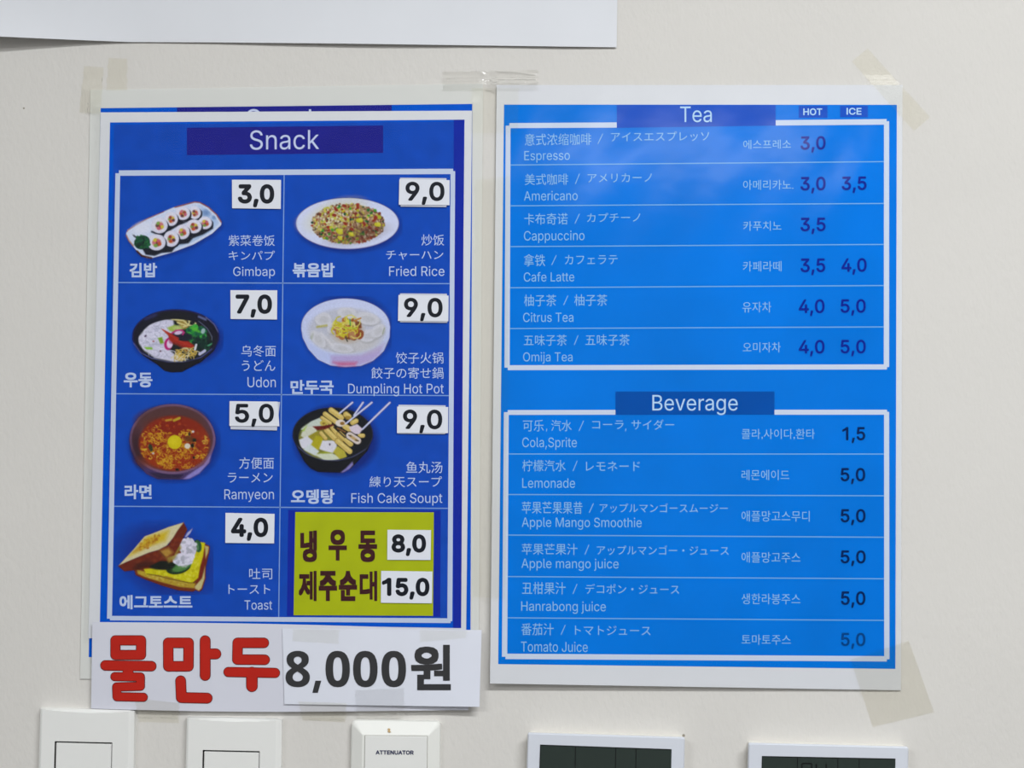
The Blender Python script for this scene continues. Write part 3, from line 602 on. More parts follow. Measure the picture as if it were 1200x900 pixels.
p.G([(510, 290), (600, 255), (700, 300), (620, 340), (540, 330)], (150, 180, 60), .9, 20); p.E(640, 290, 60, 30, (190, 200, 130), -10, .8, 20)
p.G([(600, 200), (740, 200), (760, 300), (700, 310)], (190, 160, 70), .8, 24)
for a in [[(560, 190), (700, 205), (760, 260), (700, 280)], [(760, 210), (830, 200), (845, 240), (810, 270), (760, 260), (770, 215)], [(630, 230), (720, 260)]]: p.L(a, 18, (210, 200, 140))
p.blobs(70, p.em(850, 370, 120, 95), [(24, 110, 60), (36, 140, 50), (16, 84, 60), (60, 170, 60)], 16, 40); p.G([(770, 280), (850, 290), (930, 360), (820, 330)], (90, 180, 50), .8, 20)
p.blobs(40, p.em(920, 470, 110, 75), [(14, 44, 40), (20, 66, 48), (10, 30, 30)], 16, 34); p.E(700, 390, 110, 50, (24, 26, 44), 10, .95, 20)
p.L([(560, 360), (610, 325), (680, 318), (708, 345), (690, 370)], 18, (190, 40, 120)); p.E(640, 350, 50, 22, (214, 190, 220), -10)
p.E(525, 480, 50, 72, (180, 30, 110), 10); p.E(540, 478, 36, 52, (222, 200, 226), 10); p.E(560, 440, 30, 40, (150, 60, 110), 30, .6)
p.G([(400, 410), (450, 400), (470, 470), (430, 480)], (120, 160, 40), 1, 16); p.G([(240, 515), (330, 520), (340, 545), (270, 545)], (130, 190, 60), 1, 12)
p.G([(440, 302), (520, 340), (650, 410), (640, 440), (760, 450), (830, 500), (800, 540), (700, 520), (590, 480), (540, 440), (520, 380)], (160, 38, 26), 1, 14); p.L([(460, 315), (620, 430), (800, 510)], 10, (206, 70, 46), .6)
p.L([(580, 470), (640, 490), (740, 560)], 26, (120, 40, 30), .8, 16)
p.curls(44, p.em(700, 610, 170, 60, -12), [(206, 176, 90), (190, 160, 70), (216, 206, 170)], 24, 60, 11)
p.L([(835, 545), (850, 490)], 26, (214, 214, 226)); p.L([(890, 600), (930, 575), (950, 560)], 34, (190, 190, 222)); p.L([(990, 500), (1050, 470)], 20, (70, 150, 110)); p.E(930, 330, 24, 34, (190, 206, 214), 20, .8)
p.clip = None
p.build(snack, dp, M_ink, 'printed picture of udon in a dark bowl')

# dumpling hot pot
p = Paint(351, 347, 459, 433, 345, 340, 9.0, seed=5)
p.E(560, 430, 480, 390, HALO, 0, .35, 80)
p.G([(76, 400), (90, 500), (150, 620), (250, 730), (380, 790), (540, 806), (700, 795), (830, 740), (940, 640), (1000, 500), (1006, 380)], (186, 196, 236), rnd=4)
p.G([(385, 690), (700, 680), (950, 560), (900, 680), (800, 755), (690, 790), (520, 802), (385, 785)], (176, 156, 206), .8, 40); p.G([(410, 760), (660, 760), (640, 796), (470, 800)], (196, 90, 130), .8, 40)
p.E(540, 382, 466, 294, (196, 204, 238)); p.E(560, 300, 360, 160, (206, 212, 240), 0, .6, 80)
con = p.em(552, 425, 410, 240); p.E(552, 425, 408, 238, (188, 190, 206), 0, 1, 40); p.E(600, 560, 300, 110, (196, 194, 196), 0, .7, 80)
p.clip = con
for cx, cy, rx, ry, a in [(305, 310, 92, 76, 10), (555, 240, 105, 62, 5), (395, 400, 50, 60, 20), (780, 480, 95, 66, -15), (770, 300, 130, 66, 10), (250, 520, 60, 110, -40), (880, 430, 90, 60, -40), (500, 610, 130, 50, 10)]:
    p.E(cx + 6, cy + 12, rx, ry, (156, 156, 160), a, .7, 22); p.E(cx, cy, rx, ry, (206, 206, 216), a, .95, 14); p.E(cx + 6, cy + 4, rx * .55, ry * .5, (184, 184, 190), a, .6, 22)
p.L([(240, 388), (340, 372)], 20, (176, 168, 70), .8, 16); p.L([(280, 450), (400, 580)], 22, (222, 220, 226), .6, 20); p.L([(950, 400), (930, 460)], 14, (130, 140, 110), .6); p.E(180, 500, 12, 40, (140, 150, 120), 20, .5, 20)
p.E(560, 430, 160, 120, (176, 150, 120), 0, .6, 60)
tm = p.em(570, 410, 150, 115)
p.blobs(56, tm, [(150, 84, 40), (170, 104, 50), (120, 70, 40), (186, 130, 80)], 16, 36); p.E(505, 480, 38, 44, (164, 108, 60)); p.E(620, 480, 44, 42, (176, 126, 84)); p.E(690, 470, 40, 50, (140, 74, 40), 20)
p.curls(40, p.em(560, 390, 130, 110), [(206, 196, 70), (214, 206, 110), (196, 186, 40)], 24, 70, 11)
p.L([(540, 280), (600, 370)], 12, (206, 206, 60)); p.L([(585, 310), (590, 370)], 12, (60, 140, 70)); p.L([(520, 400), (660, 400)], 14, (180, 190, 50)); p.L([(630, 320), (700, 296)], 14, (180, 120, 50)); p.L([(540, 500), (560, 540)], 12, (60, 60, 50))
p.clip = None
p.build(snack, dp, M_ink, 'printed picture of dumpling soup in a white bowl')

# ramyeon
p = Paint(148, 470, 259, 567, 145, 465, 8.575, seed=6)
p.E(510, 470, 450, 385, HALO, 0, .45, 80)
p.G([(60, 430), (80, 540), (140, 670), (230, 770), (340, 822), (620, 826), (740, 770), (850, 640), (915, 480), (920, 400)], (70, 52, 100), rnd=5)
p.G([(600, 826), (640, 790), (800, 680), (890, 540), (860, 660), (760, 770), (660, 824)], (150, 140, 210), .9, 20); p.G([(250, 760), (600, 780), (560, 822), (340, 818)], (40, 30, 56), .8, 20)
p.E(490, 425, 430, 352, (118, 88, 124)); p.E(490, 425, 408, 328, (88, 54, 62)); p.E(470, 240, 330, 140, (84, 52, 52), 0, .9, 60); p.E(150, 520, 70, 170, (52, 30, 40), -10, .8, 60)
con = p.em(508, 468, 358, 278); p.E(508, 468, 356, 276, (142, 44, 16), 0, 1, 26); p.E(500, 300, 230, 90, (128, 30, 12), 0, .8, 80); p.E(480, 640, 300, 80, (150, 50, 10), 0, .7, 60)
p.clip = con
ym = np.maximum.reduce([p.em(330, 440, 165, 150), p.em(470, 600, 150, 110, -20), p.em(620, 520, 110, 110), p.em(610, 370, 60, 40), p.em(790, 560, 80, 60, -40), p.em(250, 560, 90, 60)])
p.curls(330, ym, [(206, 162, 30), (196, 140, 24), (176, 110, 20), (214, 180, 50), (160, 84, 18)], 10, 24, 8)
p.blobs(70, con, [(164, 60, 16), (120, 30, 12), (150, 70, 20)], 8, 18)
p.curls(26, p.em(450, 660, 90, 60), [(200, 150, 30), (180, 120, 24)], 10, 22, 8); p.curls(14, p.em(640, 690, 60, 30), [(190, 130, 30)], 8, 18, 8); p.curls(12, p.em(815, 430, 30, 40), [(206, 170, 60)], 8, 16, 8)
p.L([(425, 238), (478, 230)], 22, (186, 140, 40)); p.L([(505, 238), (560, 214)], 26, (186, 160, 40)); p.E(665, 425, 60, 30, (100, 56, 20), 10, .9, 20)
p.E(270, 512, 20, 40, (50, 56, 30), -15); p.E(538, 732, 18, 12, (24, 20, 16)); p.E(710, 435, 20, 16, (30, 30, 20)); p.E(690, 490, 16, 22, (26, 26, 20)); p.E(705, 610, 12, 12, (30, 24, 20)); p.E(660, 375, 12, 18, (50, 40, 24))
p.E(640, 495, 30, 28, (214, 206, 190)); p.E(696, 350, 14, 12, (206, 200, 206)); p.E(295, 568, 12, 10, (190, 170, 190)); p.E(512, 458, 74, 72, (170, 120, 10)); p.E(512, 455, 70, 70, (208, 190, 14)); p.E(500, 440, 40, 36, (216, 200, 30), 0, .7, 30)
p.clip = None
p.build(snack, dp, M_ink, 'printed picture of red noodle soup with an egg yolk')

# fish cake soup
p = Paint(339, 468, 461, 560, 335, 465, 9.23, seed=8)
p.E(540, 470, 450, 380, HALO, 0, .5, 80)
p.G([(76, 430), (130, 560), (205, 700), (270, 770), (350, 808), (600, 816), (700, 770), (770, 700), (880, 580), (938, 430)], (14, 15, 24), rnd=5)
p.G([(590, 818), (640, 780), (720, 700), (730, 735), (690, 780), (620, 818)], (150, 140, 210), .9, 18)
p.E(508, 404, 434, 288, (40, 44, 66)); p.E(508, 402, 424, 280, (16, 20, 28))
p.L([(130, 540), (240, 630), (400, 685), (560, 690), (720, 650), (860, 570)], 9, (84, 88, 130), .8)
p.clip = p.em(480, 440, 345, 245)
p.E(330, 480, 210, 200, (150, 150, 60), 0, .8, 60)
for pts, c in [([(170, 350), (280, 270), (400, 220), (420, 300), (300, 330)], (196, 206, 196)), ([(170, 420), (200, 330), (310, 330), (340, 390), (220, 450)], (206, 208, 190)), ([(150, 470), (240, 430), (300, 490), (230, 560), (170, 550)], (214, 214, 226)),
               ([(250, 430), (340, 380), (380, 440), (300, 470)], (150, 140, 40)), ([(280, 520), (330, 430), (390, 440), (400, 520), (340, 570)], (176, 166, 30)), ([(200, 570), (260, 520), (350, 590), (320, 630)], (206, 214, 216)),
               ([(370, 560), (400, 480), (540, 480), (545, 560), (500, 610)], (216, 214, 226)), ([(330, 630), (440, 600), (560, 640), (580, 680), (420, 680)], (206, 212, 190)), ([(520, 600), (560, 540), (630, 590), (660, 660), (590, 670)], (180, 170, 60))]:
    p.G(pts, c, 1, 14, 8); 
p.G([(165, 375), (230, 310), (200, 370)], (150, 190, 50), .8, 16); p.G([(340, 610), (420, 590), (520, 610), (400, 615)], (140, 150, 30), .9, 14); p.E(475, 515, 7, 11, (50, 40, 60))
p.clip = None
for a, b, w in [((490, 145), (600, 225), 58), ((425, 185), (540, 270), 50), ((390, 225), (480, 285), 34), ((500, 330), (600, 470), 44), ((440, 360), (530, 450), 56), ((380, 390), (430, 450), 40), ((580, 400), (700, 510), 56), ((560, 480), (690, 590), 58), ((650, 190), (680, 215), 60), ((720, 280), (760, 260), 50), ((640, 320), (690, 350), 60), ((800, 420), (835, 420), 44)]:
    p.L([a, b], w + 8, (110, 84, 30), .9); p.L([a, b], w, (206, 180, 100)); p.L([(a[0] + 6, a[1] - 8), (b[0] + 4, b[1] - 10)], w * .35, (222, 204, 130), .8)
p.L([(395, 265), (440, 280), (450, 300)], 20, (200, 180, 90)); p.E(405, 285, 36, 30, (196, 176, 80)); p.E(408, 288, 16, 12, (140, 116, 40))
p.G([(290, 320), (400, 315), (520, 295), (525, 305), (430, 350), (340, 362)], (100, 26, 20), 1, 12); p.L([(520, 330), (640, 440)], 16, (30, 22, 16), .8); p.L([(560, 340), (640, 380)], 20, (150, 100, 50), .8)
p.E(590, 285, 54, 40, (206, 190, 170)); p.E(590, 285, 52, 34, (222, 212, 206)); p.E(610, 288, 24, 18, (140, 100, 40)); p.E(670, 228, 34, 22, (150, 120, 40), 0, .8)
p.G([(690, 330), (770, 300), (825, 350), (790, 400), (720, 395)], (214, 200, 216), 1, 12, 6); p.L([(690, 420), (775, 475)], 92, (40, 30, 20)); p.L([(690, 420), (775, 475)], 78, (214, 202, 200)); p.L([(700, 425), (765, 470)], 30, (190, 160, 110)); p.L([(680, 415), (705, 425)], 10, (50, 40, 30)); p.L([(755, 468), (785, 478)], 10, (50, 40, 30))
for a, b in [((720, 62), (582, 178)), ((835, 62), (738, 200)), ((930, 62), (650, 290)), ((1124, 64), (830, 350))]: p.L([a, b], 20, (186, 190, 226)); p.L([(a[0] - 4, a[1]), (b[0] - 4, b[1])], 7, (214, 216, 240))
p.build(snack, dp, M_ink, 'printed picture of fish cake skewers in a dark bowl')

# egg toast
p = Paint(134, 609, 250, 697, 130, 605, 9.475, seed=9)
p.E(640, 500, 560, 380, (36, 30, 130), 20, .35, 160)
p.G([(265, 600), (280, 650), (380, 695), (580, 770), (760, 820), (910, 832), (940, 815), (980, 832), (1010, 810), (1046, 690), (1050, 560), (1090, 380), (1092, 335), (1050, 315), (700, 400)], (110, 44, 20), rnd=5)
p.G([(285, 590), (400, 620), (620, 670), (900, 738), (940, 742), (925, 800), (760, 785), (560, 732), (370, 672), (300, 640)], (182, 156, 46), .95, 16); p.blobs(40, p.pm([(300, 610), (620, 690), (920, 760), (900, 790), (560, 720), (380, 665)]), [(196, 176, 80), (160, 120, 36), (190, 166, 50)], 8, 18, 1, .7); p.G([(930, 780), (1010, 690), (1045, 560), (1040, 690), (1005, 800), (975, 826), (935, 805)], (196, 186, 130), 1, 14)
p.G([(1040, 320), (1088, 340), (1080, 400), (1050, 470)], (196, 186, 120), .9, 14); p.G([(960, 740), (980, 620), (1030, 400), (1045, 360), (1040, 520), (1010, 660)], (116, 34, 20), 1, 14)
p.G([(370, 590), (480, 580), (600, 600), (700, 560), (900, 440), (985, 290), (1040, 298), (1020, 440), (985, 560), (965, 680), (900, 738), (800, 712), (620, 662), (480, 640), (400, 648)], (204, 196, 16), 1, 14, 5)
em_ = p.pm([(380, 600), (700, 600), (930, 440), (1010, 310), (960, 660), (890, 720), (480, 630)]); p.blobs(60, em_, [(210, 206, 40), (190, 180, 10), (214, 206, 60)], 10, 26)
p.L([(400, 640), (500, 655), (700, 705), (860, 738), (930, 738)], 8, (80, 60, 10), .8)
p.E(750, 565, 140, 75, (24, 44, 24), -14); p.E(790, 555, 110, 50, (60, 110, 60), -22); p.E(760, 580, 90, 36, (90, 140, 70), -16, .6, 20); p.E(965, 330, 40, 70, (40, 84, 50), -10); p.E(955, 330, 20, 50, (96, 140, 90), -10, .7)
p.E(560, 545, 140, 50, (20, 24, 18), 0, 1, 20)
wm = np.maximum(p.em(860, 360, 90, 115), p.em(800, 480, 115, 75)); p.put(wm, (204, 200, 220)); p.blobs(110, wm, [(222, 218, 236), (190, 188, 208), (212, 212, 226), (176, 176, 190)], 12, 30); p.G([(820, 230), (850, 180), (906, 135), (880, 190), (840, 232)], (176, 180, 226), .95, 12)
p.E(800, 560, 60, 12, (120, 150, 110), -10, .6)
p.G([(620, 470), (760, 300), (780, 350), (700, 480), (640, 520)], (150, 130, 50), .9, 30)
p.G([(82, 552), (200, 500), (420, 408), (530, 376), (640, 320), (735, 170), (806, 72), (845, 150), (780, 280), (700, 430), (600, 465), (470, 530), (300, 592), (152, 608)], (104, 36, 20), 1, 12, 3)
p.blobs(50, p.pm([(200, 520), (420, 430), (640, 350), (800, 120), (830, 160), (690, 420), (460, 520), (300, 580)]), [(124, 44, 22), (90, 30, 18), (140, 60, 28)], 10, 26, 1, .5); p.G([(540, 385), (640, 350), (690, 400), (640, 450), (600, 460)], (186, 150, 60), .85, 44); p.L([(540, 390), (600, 455)], 8, (60, 24, 10), .8); p.G([(280, 520), (460, 500), (470, 530), (300, 590), (250, 580)], (40, 16, 14), .7, 50)
p.G([(88, 545), (250, 370), (375, 222), (450, 196), (640, 120), (806, 70), (735, 165), (690, 240), (620, 325), (530, 372), (420, 404), (200, 495)], (212, 202, 160), 1, 12)
p.clip = p.pm([(100, 535), (260, 370), (380, 230), (640, 130), (780, 90), (620, 310), (420, 395)])
p.G([(200, 440), (330, 300), (400, 230), (640, 160), (600, 270), (420, 330), (280, 400)], (206, 176, 30), .95, 60); p.G([(250, 400), (420, 260), (520, 230), (500, 290), (330, 370)], (170, 110, 24), .7, 50); p.blobs(40, p.em(430, 290, 150, 50, -30), [(160, 100, 20), (206, 180, 50), (186, 130, 30)], 8, 20, 1, .7)
p.clip = None
p.build(snack, dp, M_ink, 'printed picture of an egg toast sandwich')

# ------------------------------------------------------------------ drinks poster
drinks = empty('drinks_menu', P(815, 805, 0.0), 'bright blue laminated tea and beverage price list with white border', 'menu')
g = lambda k: off(dR, k)
sheet('paper_sheet', [(582.0, 99.6), (1057.6, 99.6), (1055.8, 809), (574.2, 801)], dR, M_paper, drinks, 24, 36, 0.35)
bars('blue_print', [[(590.7, 122.6), (1051, 122.8), (1049.3, 783.8), (583.8, 778.2)]], g(0.08), M_blueR, drinks)
tb = bars('heading_band', [[(722.8, 123.0), (909, 123.1), (909, 147.2), (722.8, 149.8)]], g(0.13), M_bandT, drinks)
lettering([('L', 'Tea', 797, 834.2, 124.8, 143)], g(0.22), M_headR, tb, 0.0)
bb = bars('heading_band', [[(721.2, 458.8), (907.6, 458.8), (907.6, 486), (721.2, 486.2)]], g(0.18), M_bandR, drinks)
lettering([('L', 'Beverage', 764.5, 864.5, 462.8, 481)], g(0.25), M_headR, bb, 0.0)
for s, b, t in [('HOT', (936, 124, 969.7, 138), (941.3, 963.6, 127, 135)), ('ICE', (984.5, 124, 1017, 137.5), (992, 1009.6, 126.4, 134.4))]:
    o = bars('column_tag', [rect(*b)], g(0.13), M_bandT, drinks)
    lettering([('L', s, *t)], g(0.2), M_headR, o, 0.3)
bars('printed_frame', [
    [(597, 144.2), (722.8, 143.4), (722.8, 149.6), (597, 150.2)], [(909, 140.8), (1039, 139.5), (1039, 146.1), (909, 147.1)],
    [(592.6, 147.3), (598.3, 147.3), (597.3, 430.8), (591.2, 430.8)], [(1035.9, 142), (1042, 142), (1042, 430.2), (1035.7, 430.2)],
    [(595, 428), (1039.5, 427), (1039.5, 433), (595, 433.8)]], g(0.16), M_lineR, drinks)
bars('printed_frame', [
    [(595, 480.5), (721.2, 480.3), (721.2, 486), (595, 486.2)], [(907.6, 480.1), (1039.5, 480.1), (1039.5, 486), (907.6, 486)],
    [(590.5, 483), (596.2, 483), (594.4, 769.6), (588.2, 769.6)], [(1036, 482.6), (1042, 482.6), (1042.4, 772.6), (1036.2, 772.6)],
    [(592.4, 766), (1039.2, 768.9), (1039.2, 775.2), (592.4, 772.4)]], g(0.16), M_lineR, drinks)
for xa, ya, xb, yb in [(598, 193.4, 1036, 189.4), (598, 241.2, 1036, 238.4), (597.8, 289, 1036, 286.4), (597.6, 337.2, 1036, 334.6), (597.4, 385, 1036, 383.1),
                       (596, 532, 1036.2, 532.1), (595.6, 579.5, 1036.2, 581), (595.3, 627, 1036.2, 629.6), (595, 675.7, 1036.2, 678.2), (594.7, 724, 1036.2, 727)]:
    bars('row_rule', [[(xa, ya - .6), (xb, yb - .6), (xb, yb + .6), (xa, ya + .6)]], g(0.14), M_ruleR, drinks)
def sl(y): return -0.0095 + (y - 190) * 3.05e-5
def east(runs, bold=0.0, m=M_textR): lettering(runs, g(0.2), m, drinks, bold, sl(runs[0][5]))
rows = [
 [('E', '意式浓缩咖啡', 615, 693, 155.6, 169.7), ('/', '', 700, 707, 156.5, 168.5), ('E', 'アイスエスプレッソ', 716, 831, 154.6, 166.2)],
 [('E', '美式咖啡', 615, 666, 203, 216.4), ('/', '', 673.7, 679.6, 203.5, 215.5), ('E', 'アメリカーノ', 688.5, 764, 203.4, 213.9)],
 [('E', '卡布奇诺', 614.4, 665.3, 249.4, 263), ('/', '', 673.2, 679.6, 250.5, 262), ('E', 'カプチーノ', 687.8, 750.4, 249.7, 260.4)],
 [('E', '拿铁', 613.8, 639, 297.5, 311.8), ('/', '', 646, 652.5, 299, 310.5), ('E', 'カフェラテ', 662, 723.8, 298.8, 310)],
 [('E', '柚子茶', 614, 652, 345, 358.8), ('/', '', 660, 666, 346.5, 357.5), ('E', '柚子茶', 673, 711.8, 345, 358.6)],
 [('E', '五味子茶', 613.8, 664.5, 392, 405), ('/', '', 672.5, 678, 393, 404.2), ('E', '五味子茶', 686, 738, 391.8, 405)],
 [('E', '可乐', 612.8, 637.3, 492, 505.6), ('L', ',', 640.0, 641.4, 494, 503.6), ('E', '汽水', 645.9, 670, 492, 505.4), ('/', '', 678, 684.5, 493, 505), ('E', 'コーラ', 693.9, 730.7, 492.8, 502.8), ('L', ',', 732.6, 734.0, 494, 503.4), ('E', 'サイダー', 740, 790, 491.6, 503.6)],
 [('E', '柠檬汽水', 612, 663, 539, 552.5), ('/', '', 671, 677, 540, 552), ('E', 'レモネード', 686.7, 750, 540.4, 552)],
 [('E', '苹果芒果果昔', 611.5, 682.7, 588, 602.5), ('/', '', 690, 696, 590, 601), ('E', 'アップルマンゴースムージー', 702.7, 852.8, 589.6, 600.8)],
 [('E', '苹果芒果汁', 611.5, 676.8, 637.3, 650.7), ('/', '', 685, 690.7, 638.5, 650), ('E', 'アップルマンゴー・ジュース', 699.5, 854, 639, 650.4)],
 [('E', '丑柑果汁', 611.8, 663, 682.5, 696.8), ('/', '', 671, 676.8, 684.5, 696), ('E', 'デコポン・ジュース', 686, 796, 684.2, 695.8)],
 [('E', '番茄汁', 610.8, 649, 730.8, 745), ('/', '', 657, 663, 732.5, 744), ('E', 'トマトジュース', 673.8, 762.5, 733, 744.2)]]
for r in rows: east(r)
for s, x0, x1, y0, y1 in [('Espresso', 614.4, 667.8, 176.8, 187.5), ('Americano', 614, 677, 224, 234.8), ('Cappuccino', 614, 685, 270.6, 281.6), ('Cafe Latte', 613.8, 673, 319.2, 329.8),
                          ('Citrus Tea', 613, 672, 366.5, 377.2), ('Omija Tea', 613, 671, 413, 423.4), ('Cola,Sprite', 612, 676, 512.8, 524), ('Lemonade', 612, 673.9, 560.5, 571.6),
                          ('Apple Mango Smoothie', 611.5, 752, 606.7, 617.6), ('Apple mango juice', 611, 725, 655, 665.8), ('Hanrabong juice', 610.8, 710, 705, 716), ('Tomato Juice', 610.5, 688.8, 752.2, 763.8)]:
    lettering([('L', s, x0, x1, y0, y1)], g(0.2), M_textR, drinks, 0.0, sl(y1))
for s, x0, x1, y0, y1 in [('에스프레소', 871, 927, 163.7, 174.6), ('아메리카노.', 870.8, 929.8, 210.8, 222.5), ('카푸치노', 870.8, 915.8, 259, 270.5), ('카페라떼', 870.5, 915.8, 306, 318.2),
                          ('유자차', 870, 904, 353.6, 366.2), ('오미자차', 870.5, 915, 401, 413), ('콜라,사이다,환타', 869, 955, 502.5, 515), ('레몬에이드', 869, 925, 550.6, 562.7),
                          ('애플망고스무디', 869, 948.8, 598.6, 611.2), ('애플망고주스', 869, 938, 647, 659.4), ('생한라봉주스', 869, 938, 695.6, 708.2), ('토마토주스', 869, 926.8, 743.6, 755.6)]:
    lettering([('E', s, x0, x1, y0, y1)], g(0.2), M_textR, drinks, 0.0, sl(y1))
for s, x0, x1, y0, y1, m in [('3,0', 938, 967.6, 159.6, 175.4, M_navy), ('3,0', 938, 967.6, 207.2, 223.2, M_navy), ('3,5', 986.4, 1015.6, 206.8, 222.8, M_navy), ('3,5', 938, 967.6, 255, 271, M_navy),
                             ('3,5', 938, 967.2, 302.8, 319, M_navy), ('4,0', 986, 1015.7, 302.6, 318.6, M_navy), ('4,0', 936, 966.4, 350.8, 367, M_navy), ('5,0', 985, 1014.7, 350.6, 366.6, M_navy),
                             ('4,0', 936, 966.4, 398.4, 414.4, M_navy), ('5,0', 985, 1014.7, 398.2, 414.2, M_navy), ('1,5', 987, 1014, 500.4, 516, M_navy2), ('5,0', 985, 1014, 548.4, 564, M_navy2),
                             ('5,0', 985, 1014.4, 596.6, 612.2, M_navy2), ('5,0', 985, 1014.6, 645, 660.2, M_navy2), ('5,0', 985.4, 1014.2, 693, 709, M_navy2), ('5,0', 985.4, 1014.2, 741.6, 757.2, M_navy3)]:
    lettering([('L', s, x0, x1, y0, y1)], g(0.2), m, drinks, 0.55, sl(y1))
M_film2 = film_mat('drinks_laminate_film', gloss=0.15, rough=0.12, bump=0.09, bscale=14.0, dist=0.004)
sheet('laminate_film', [(582.0, 99.6), (1057.6, 99.6), (1055.8, 809), (574.2, 801)], film_wave(dR, 0.55, 0.11, 1.7), M_film2, drinks, 90, 120, 0.05)

# ------------------------------------------------------------------ plain sheet at the top of the frame
def dTop(px, py):
    k = np.clip((py + 60) / 115.0, 0, 1) ** 2.2
    L = 15.0 * np.clip((160 - px) / 160.0, 0, 2.2) ** 1.4 + 2.4 * np.exp(-((px - 420) / 150.0) ** 2) + 0.9 * np.exp(-((px - 660) / 60.0) ** 2)
    return 0.7 + k * (0.5 + L)
def top_edge(p, u, v):
    x = p[:, 0]; yb = np.interp(x, [-300, 0, 75, 150, 240, 400, 560, 722.6], [30, 42.8, 46.2, 49.2, 49.6, 51, 53.2, 55.4])
    q = p.copy(); q[:, 1] = -420 + v * (yb + 420); return q
tag(sheet('paper_sheet', [(-180, -420), (730, -420), (722.6, 55.4), (-180, 40)], dTop, M_paper, None, 60, 60, 0.2, top_edge),
    'blank white paper sheet at the top with its lower edge curling off the wall', 'paper')

# ------------------------------------------------------------------ the two paper strips below the snack menu
def dS1(px, py):
    t = np.clip((py - 730) / 100.0, -.2, 1.2); u = (px - 107) / 440.0
    return 4.3 + 0.25 * np.sin(u * 9) * t + 0.6 * t * u - 0.8 * t
def dS2(px, py):
    t = np.clip((py - 737) / 90.0, -.2, 1.2); u = np.clip((px - 331) / 232.0, -.1, 1.1)
    return dS1(px, py) + 0.75 + 3.0 * u ** 2 * t + 0.5 * t
def s1edge(p, u, v):
    q = p.copy(); q[:, 1] += (1 - v) * (-2.2 * np.sin(np.pi * u)) + v * (2.2 * np.sin(np.pi * u * 1.3)); return q
strip1 = empty('paper_strip', P(328, 832, 0.0), 'white paper strip with large rounded red Korean letters', 'paper strip')
sheet('paper_sheet', [(108.3, 729), (556, 738.5), (548.8, 834), (106.7, 830.4)], dS1, M_copy, strip1, 40, 12, 0.2, s1edge)
def strokes(segs, grow, d, m, name, parent):
    a = Acc(); cnt = [0]; Z = lambda q: (q[0] / 4.8 + 90, q[1] / 4.8 + 720)
    def nxt():                                            # overlapping pieces never share one plane
        cnt[0] += 1; k = 0.004 * cnt[0]; return lambda x, y: d(x, y) + k
    for w, pts in segs:
        r = (w / 2 + grow) / 4.8; pp = [np.array(Z(q)) for q in pts]
        for q in pp: a.poly([(q[0] + r * math.cos(t), q[1] + r * math.sin(t)) for t in np.linspace(0, 2 * math.pi, 25)[:-1]], nxt())
        for p0, p1 in zip(pp[:-1], pp[1:]):
            n = np.array([-(p1 - p0)[1], (p1 - p0)[0]]); n = n / np.linalg.norm(n) * r
            k = max(1, int(np.linalg.norm(p1 - p0) / 8)); dk = nxt()
            for i in range(k):
                s0 = p0 + (p1 - p0) * i / k; s1 = p0 + (p1 - p0) * (i + 1) / k
                a.poly([s0 + n, s1 + n, s1 - n, s0 - n], dk)
    return a.build(name, m, parent)
segs_a = [(52, [(217, 146), (362, 146), (361, 228), (217, 228), (217, 146)]), (54, [(161, 287), (419, 291)]), (56, [(288, 292), (288, 340)]),
          (46, [(214, 350), (358, 352), (358, 404), (224, 408), (226, 463), (374, 466)])]
segs_b = [(54, [(514, 160), (629, 160), (628, 292), (515, 292), (514, 160)]), (56, [(722, 148), (722, 343)]), (56, [(722, 222), (782, 222)]), (56, [(584, 374), (588, 468), (733, 471)])]
segs_c = [(54, [(1052, 160), (905, 160), (903, 254), (1057, 255)]), (52, [(853, 324), (1115, 329)]), (60, [(985, 327), (985, 404)])]
M_red = mat('red_marker_ink', (184, 34, 22), 0.55, 0.2, 0.06, 80.0); M_rim = mat('dark_red_ink', (96, 22, 20), 0.55, 0.2)
for sg in (segs_a, segs_b, segs_c):
    rim = strokes(sg, 2.8, off(dS1, 0.22), M_rim, 'letter_outline', strip1)
    strokes(sg, -0.8, off(dS1, 0.42), M_red, 'red_letter', rim)
strip2 = empty('paper_strip', P(447, 826, 0.0), 'white paper strip reading 8,000원 in large dark grey characters', 'paper strip')
sheet('paper_sheet', [(330.8, 736.6), (564.4, 738.4), (561.8, 828.4), (333.4, 825.2)], dS2, M_copy2, strip2, 30, 14, 0.2)
M_grey = mat('charcoal_ink', (54, 54, 56), 0.55, 0.2, 0.05, 80.0)
ch = off(dS2, 0.3)
Zx = lambda x: x / 4.8 + 320
Zy = lambda y: y / 4.8 + 720
for s, a, b_, c_, d_, bo in [('𝟴', 70, 207, 205, 409, .2), ('𝟬', 295, 432, 205, 409, .2), ('𝟬', 450, 588, 205, 409, .2), ('𝟬', 610, 748, 205, 409, .2), ('원', 776, 1000, 171, 426, 1.6)]:
    lettering([('E', s, Zx(a), Zx(b_), Zy(c_), Zy(d_))], ch, M_grey, strip2, bo)
cm = Acc(); cm.poly([(Zx(238), Zy(373)), (Zx(271), Zy(373)), (Zx(252), Zy(441)), (Zx(221), Zy(441))], ch); cm.build('lettering', M_grey, strip2)

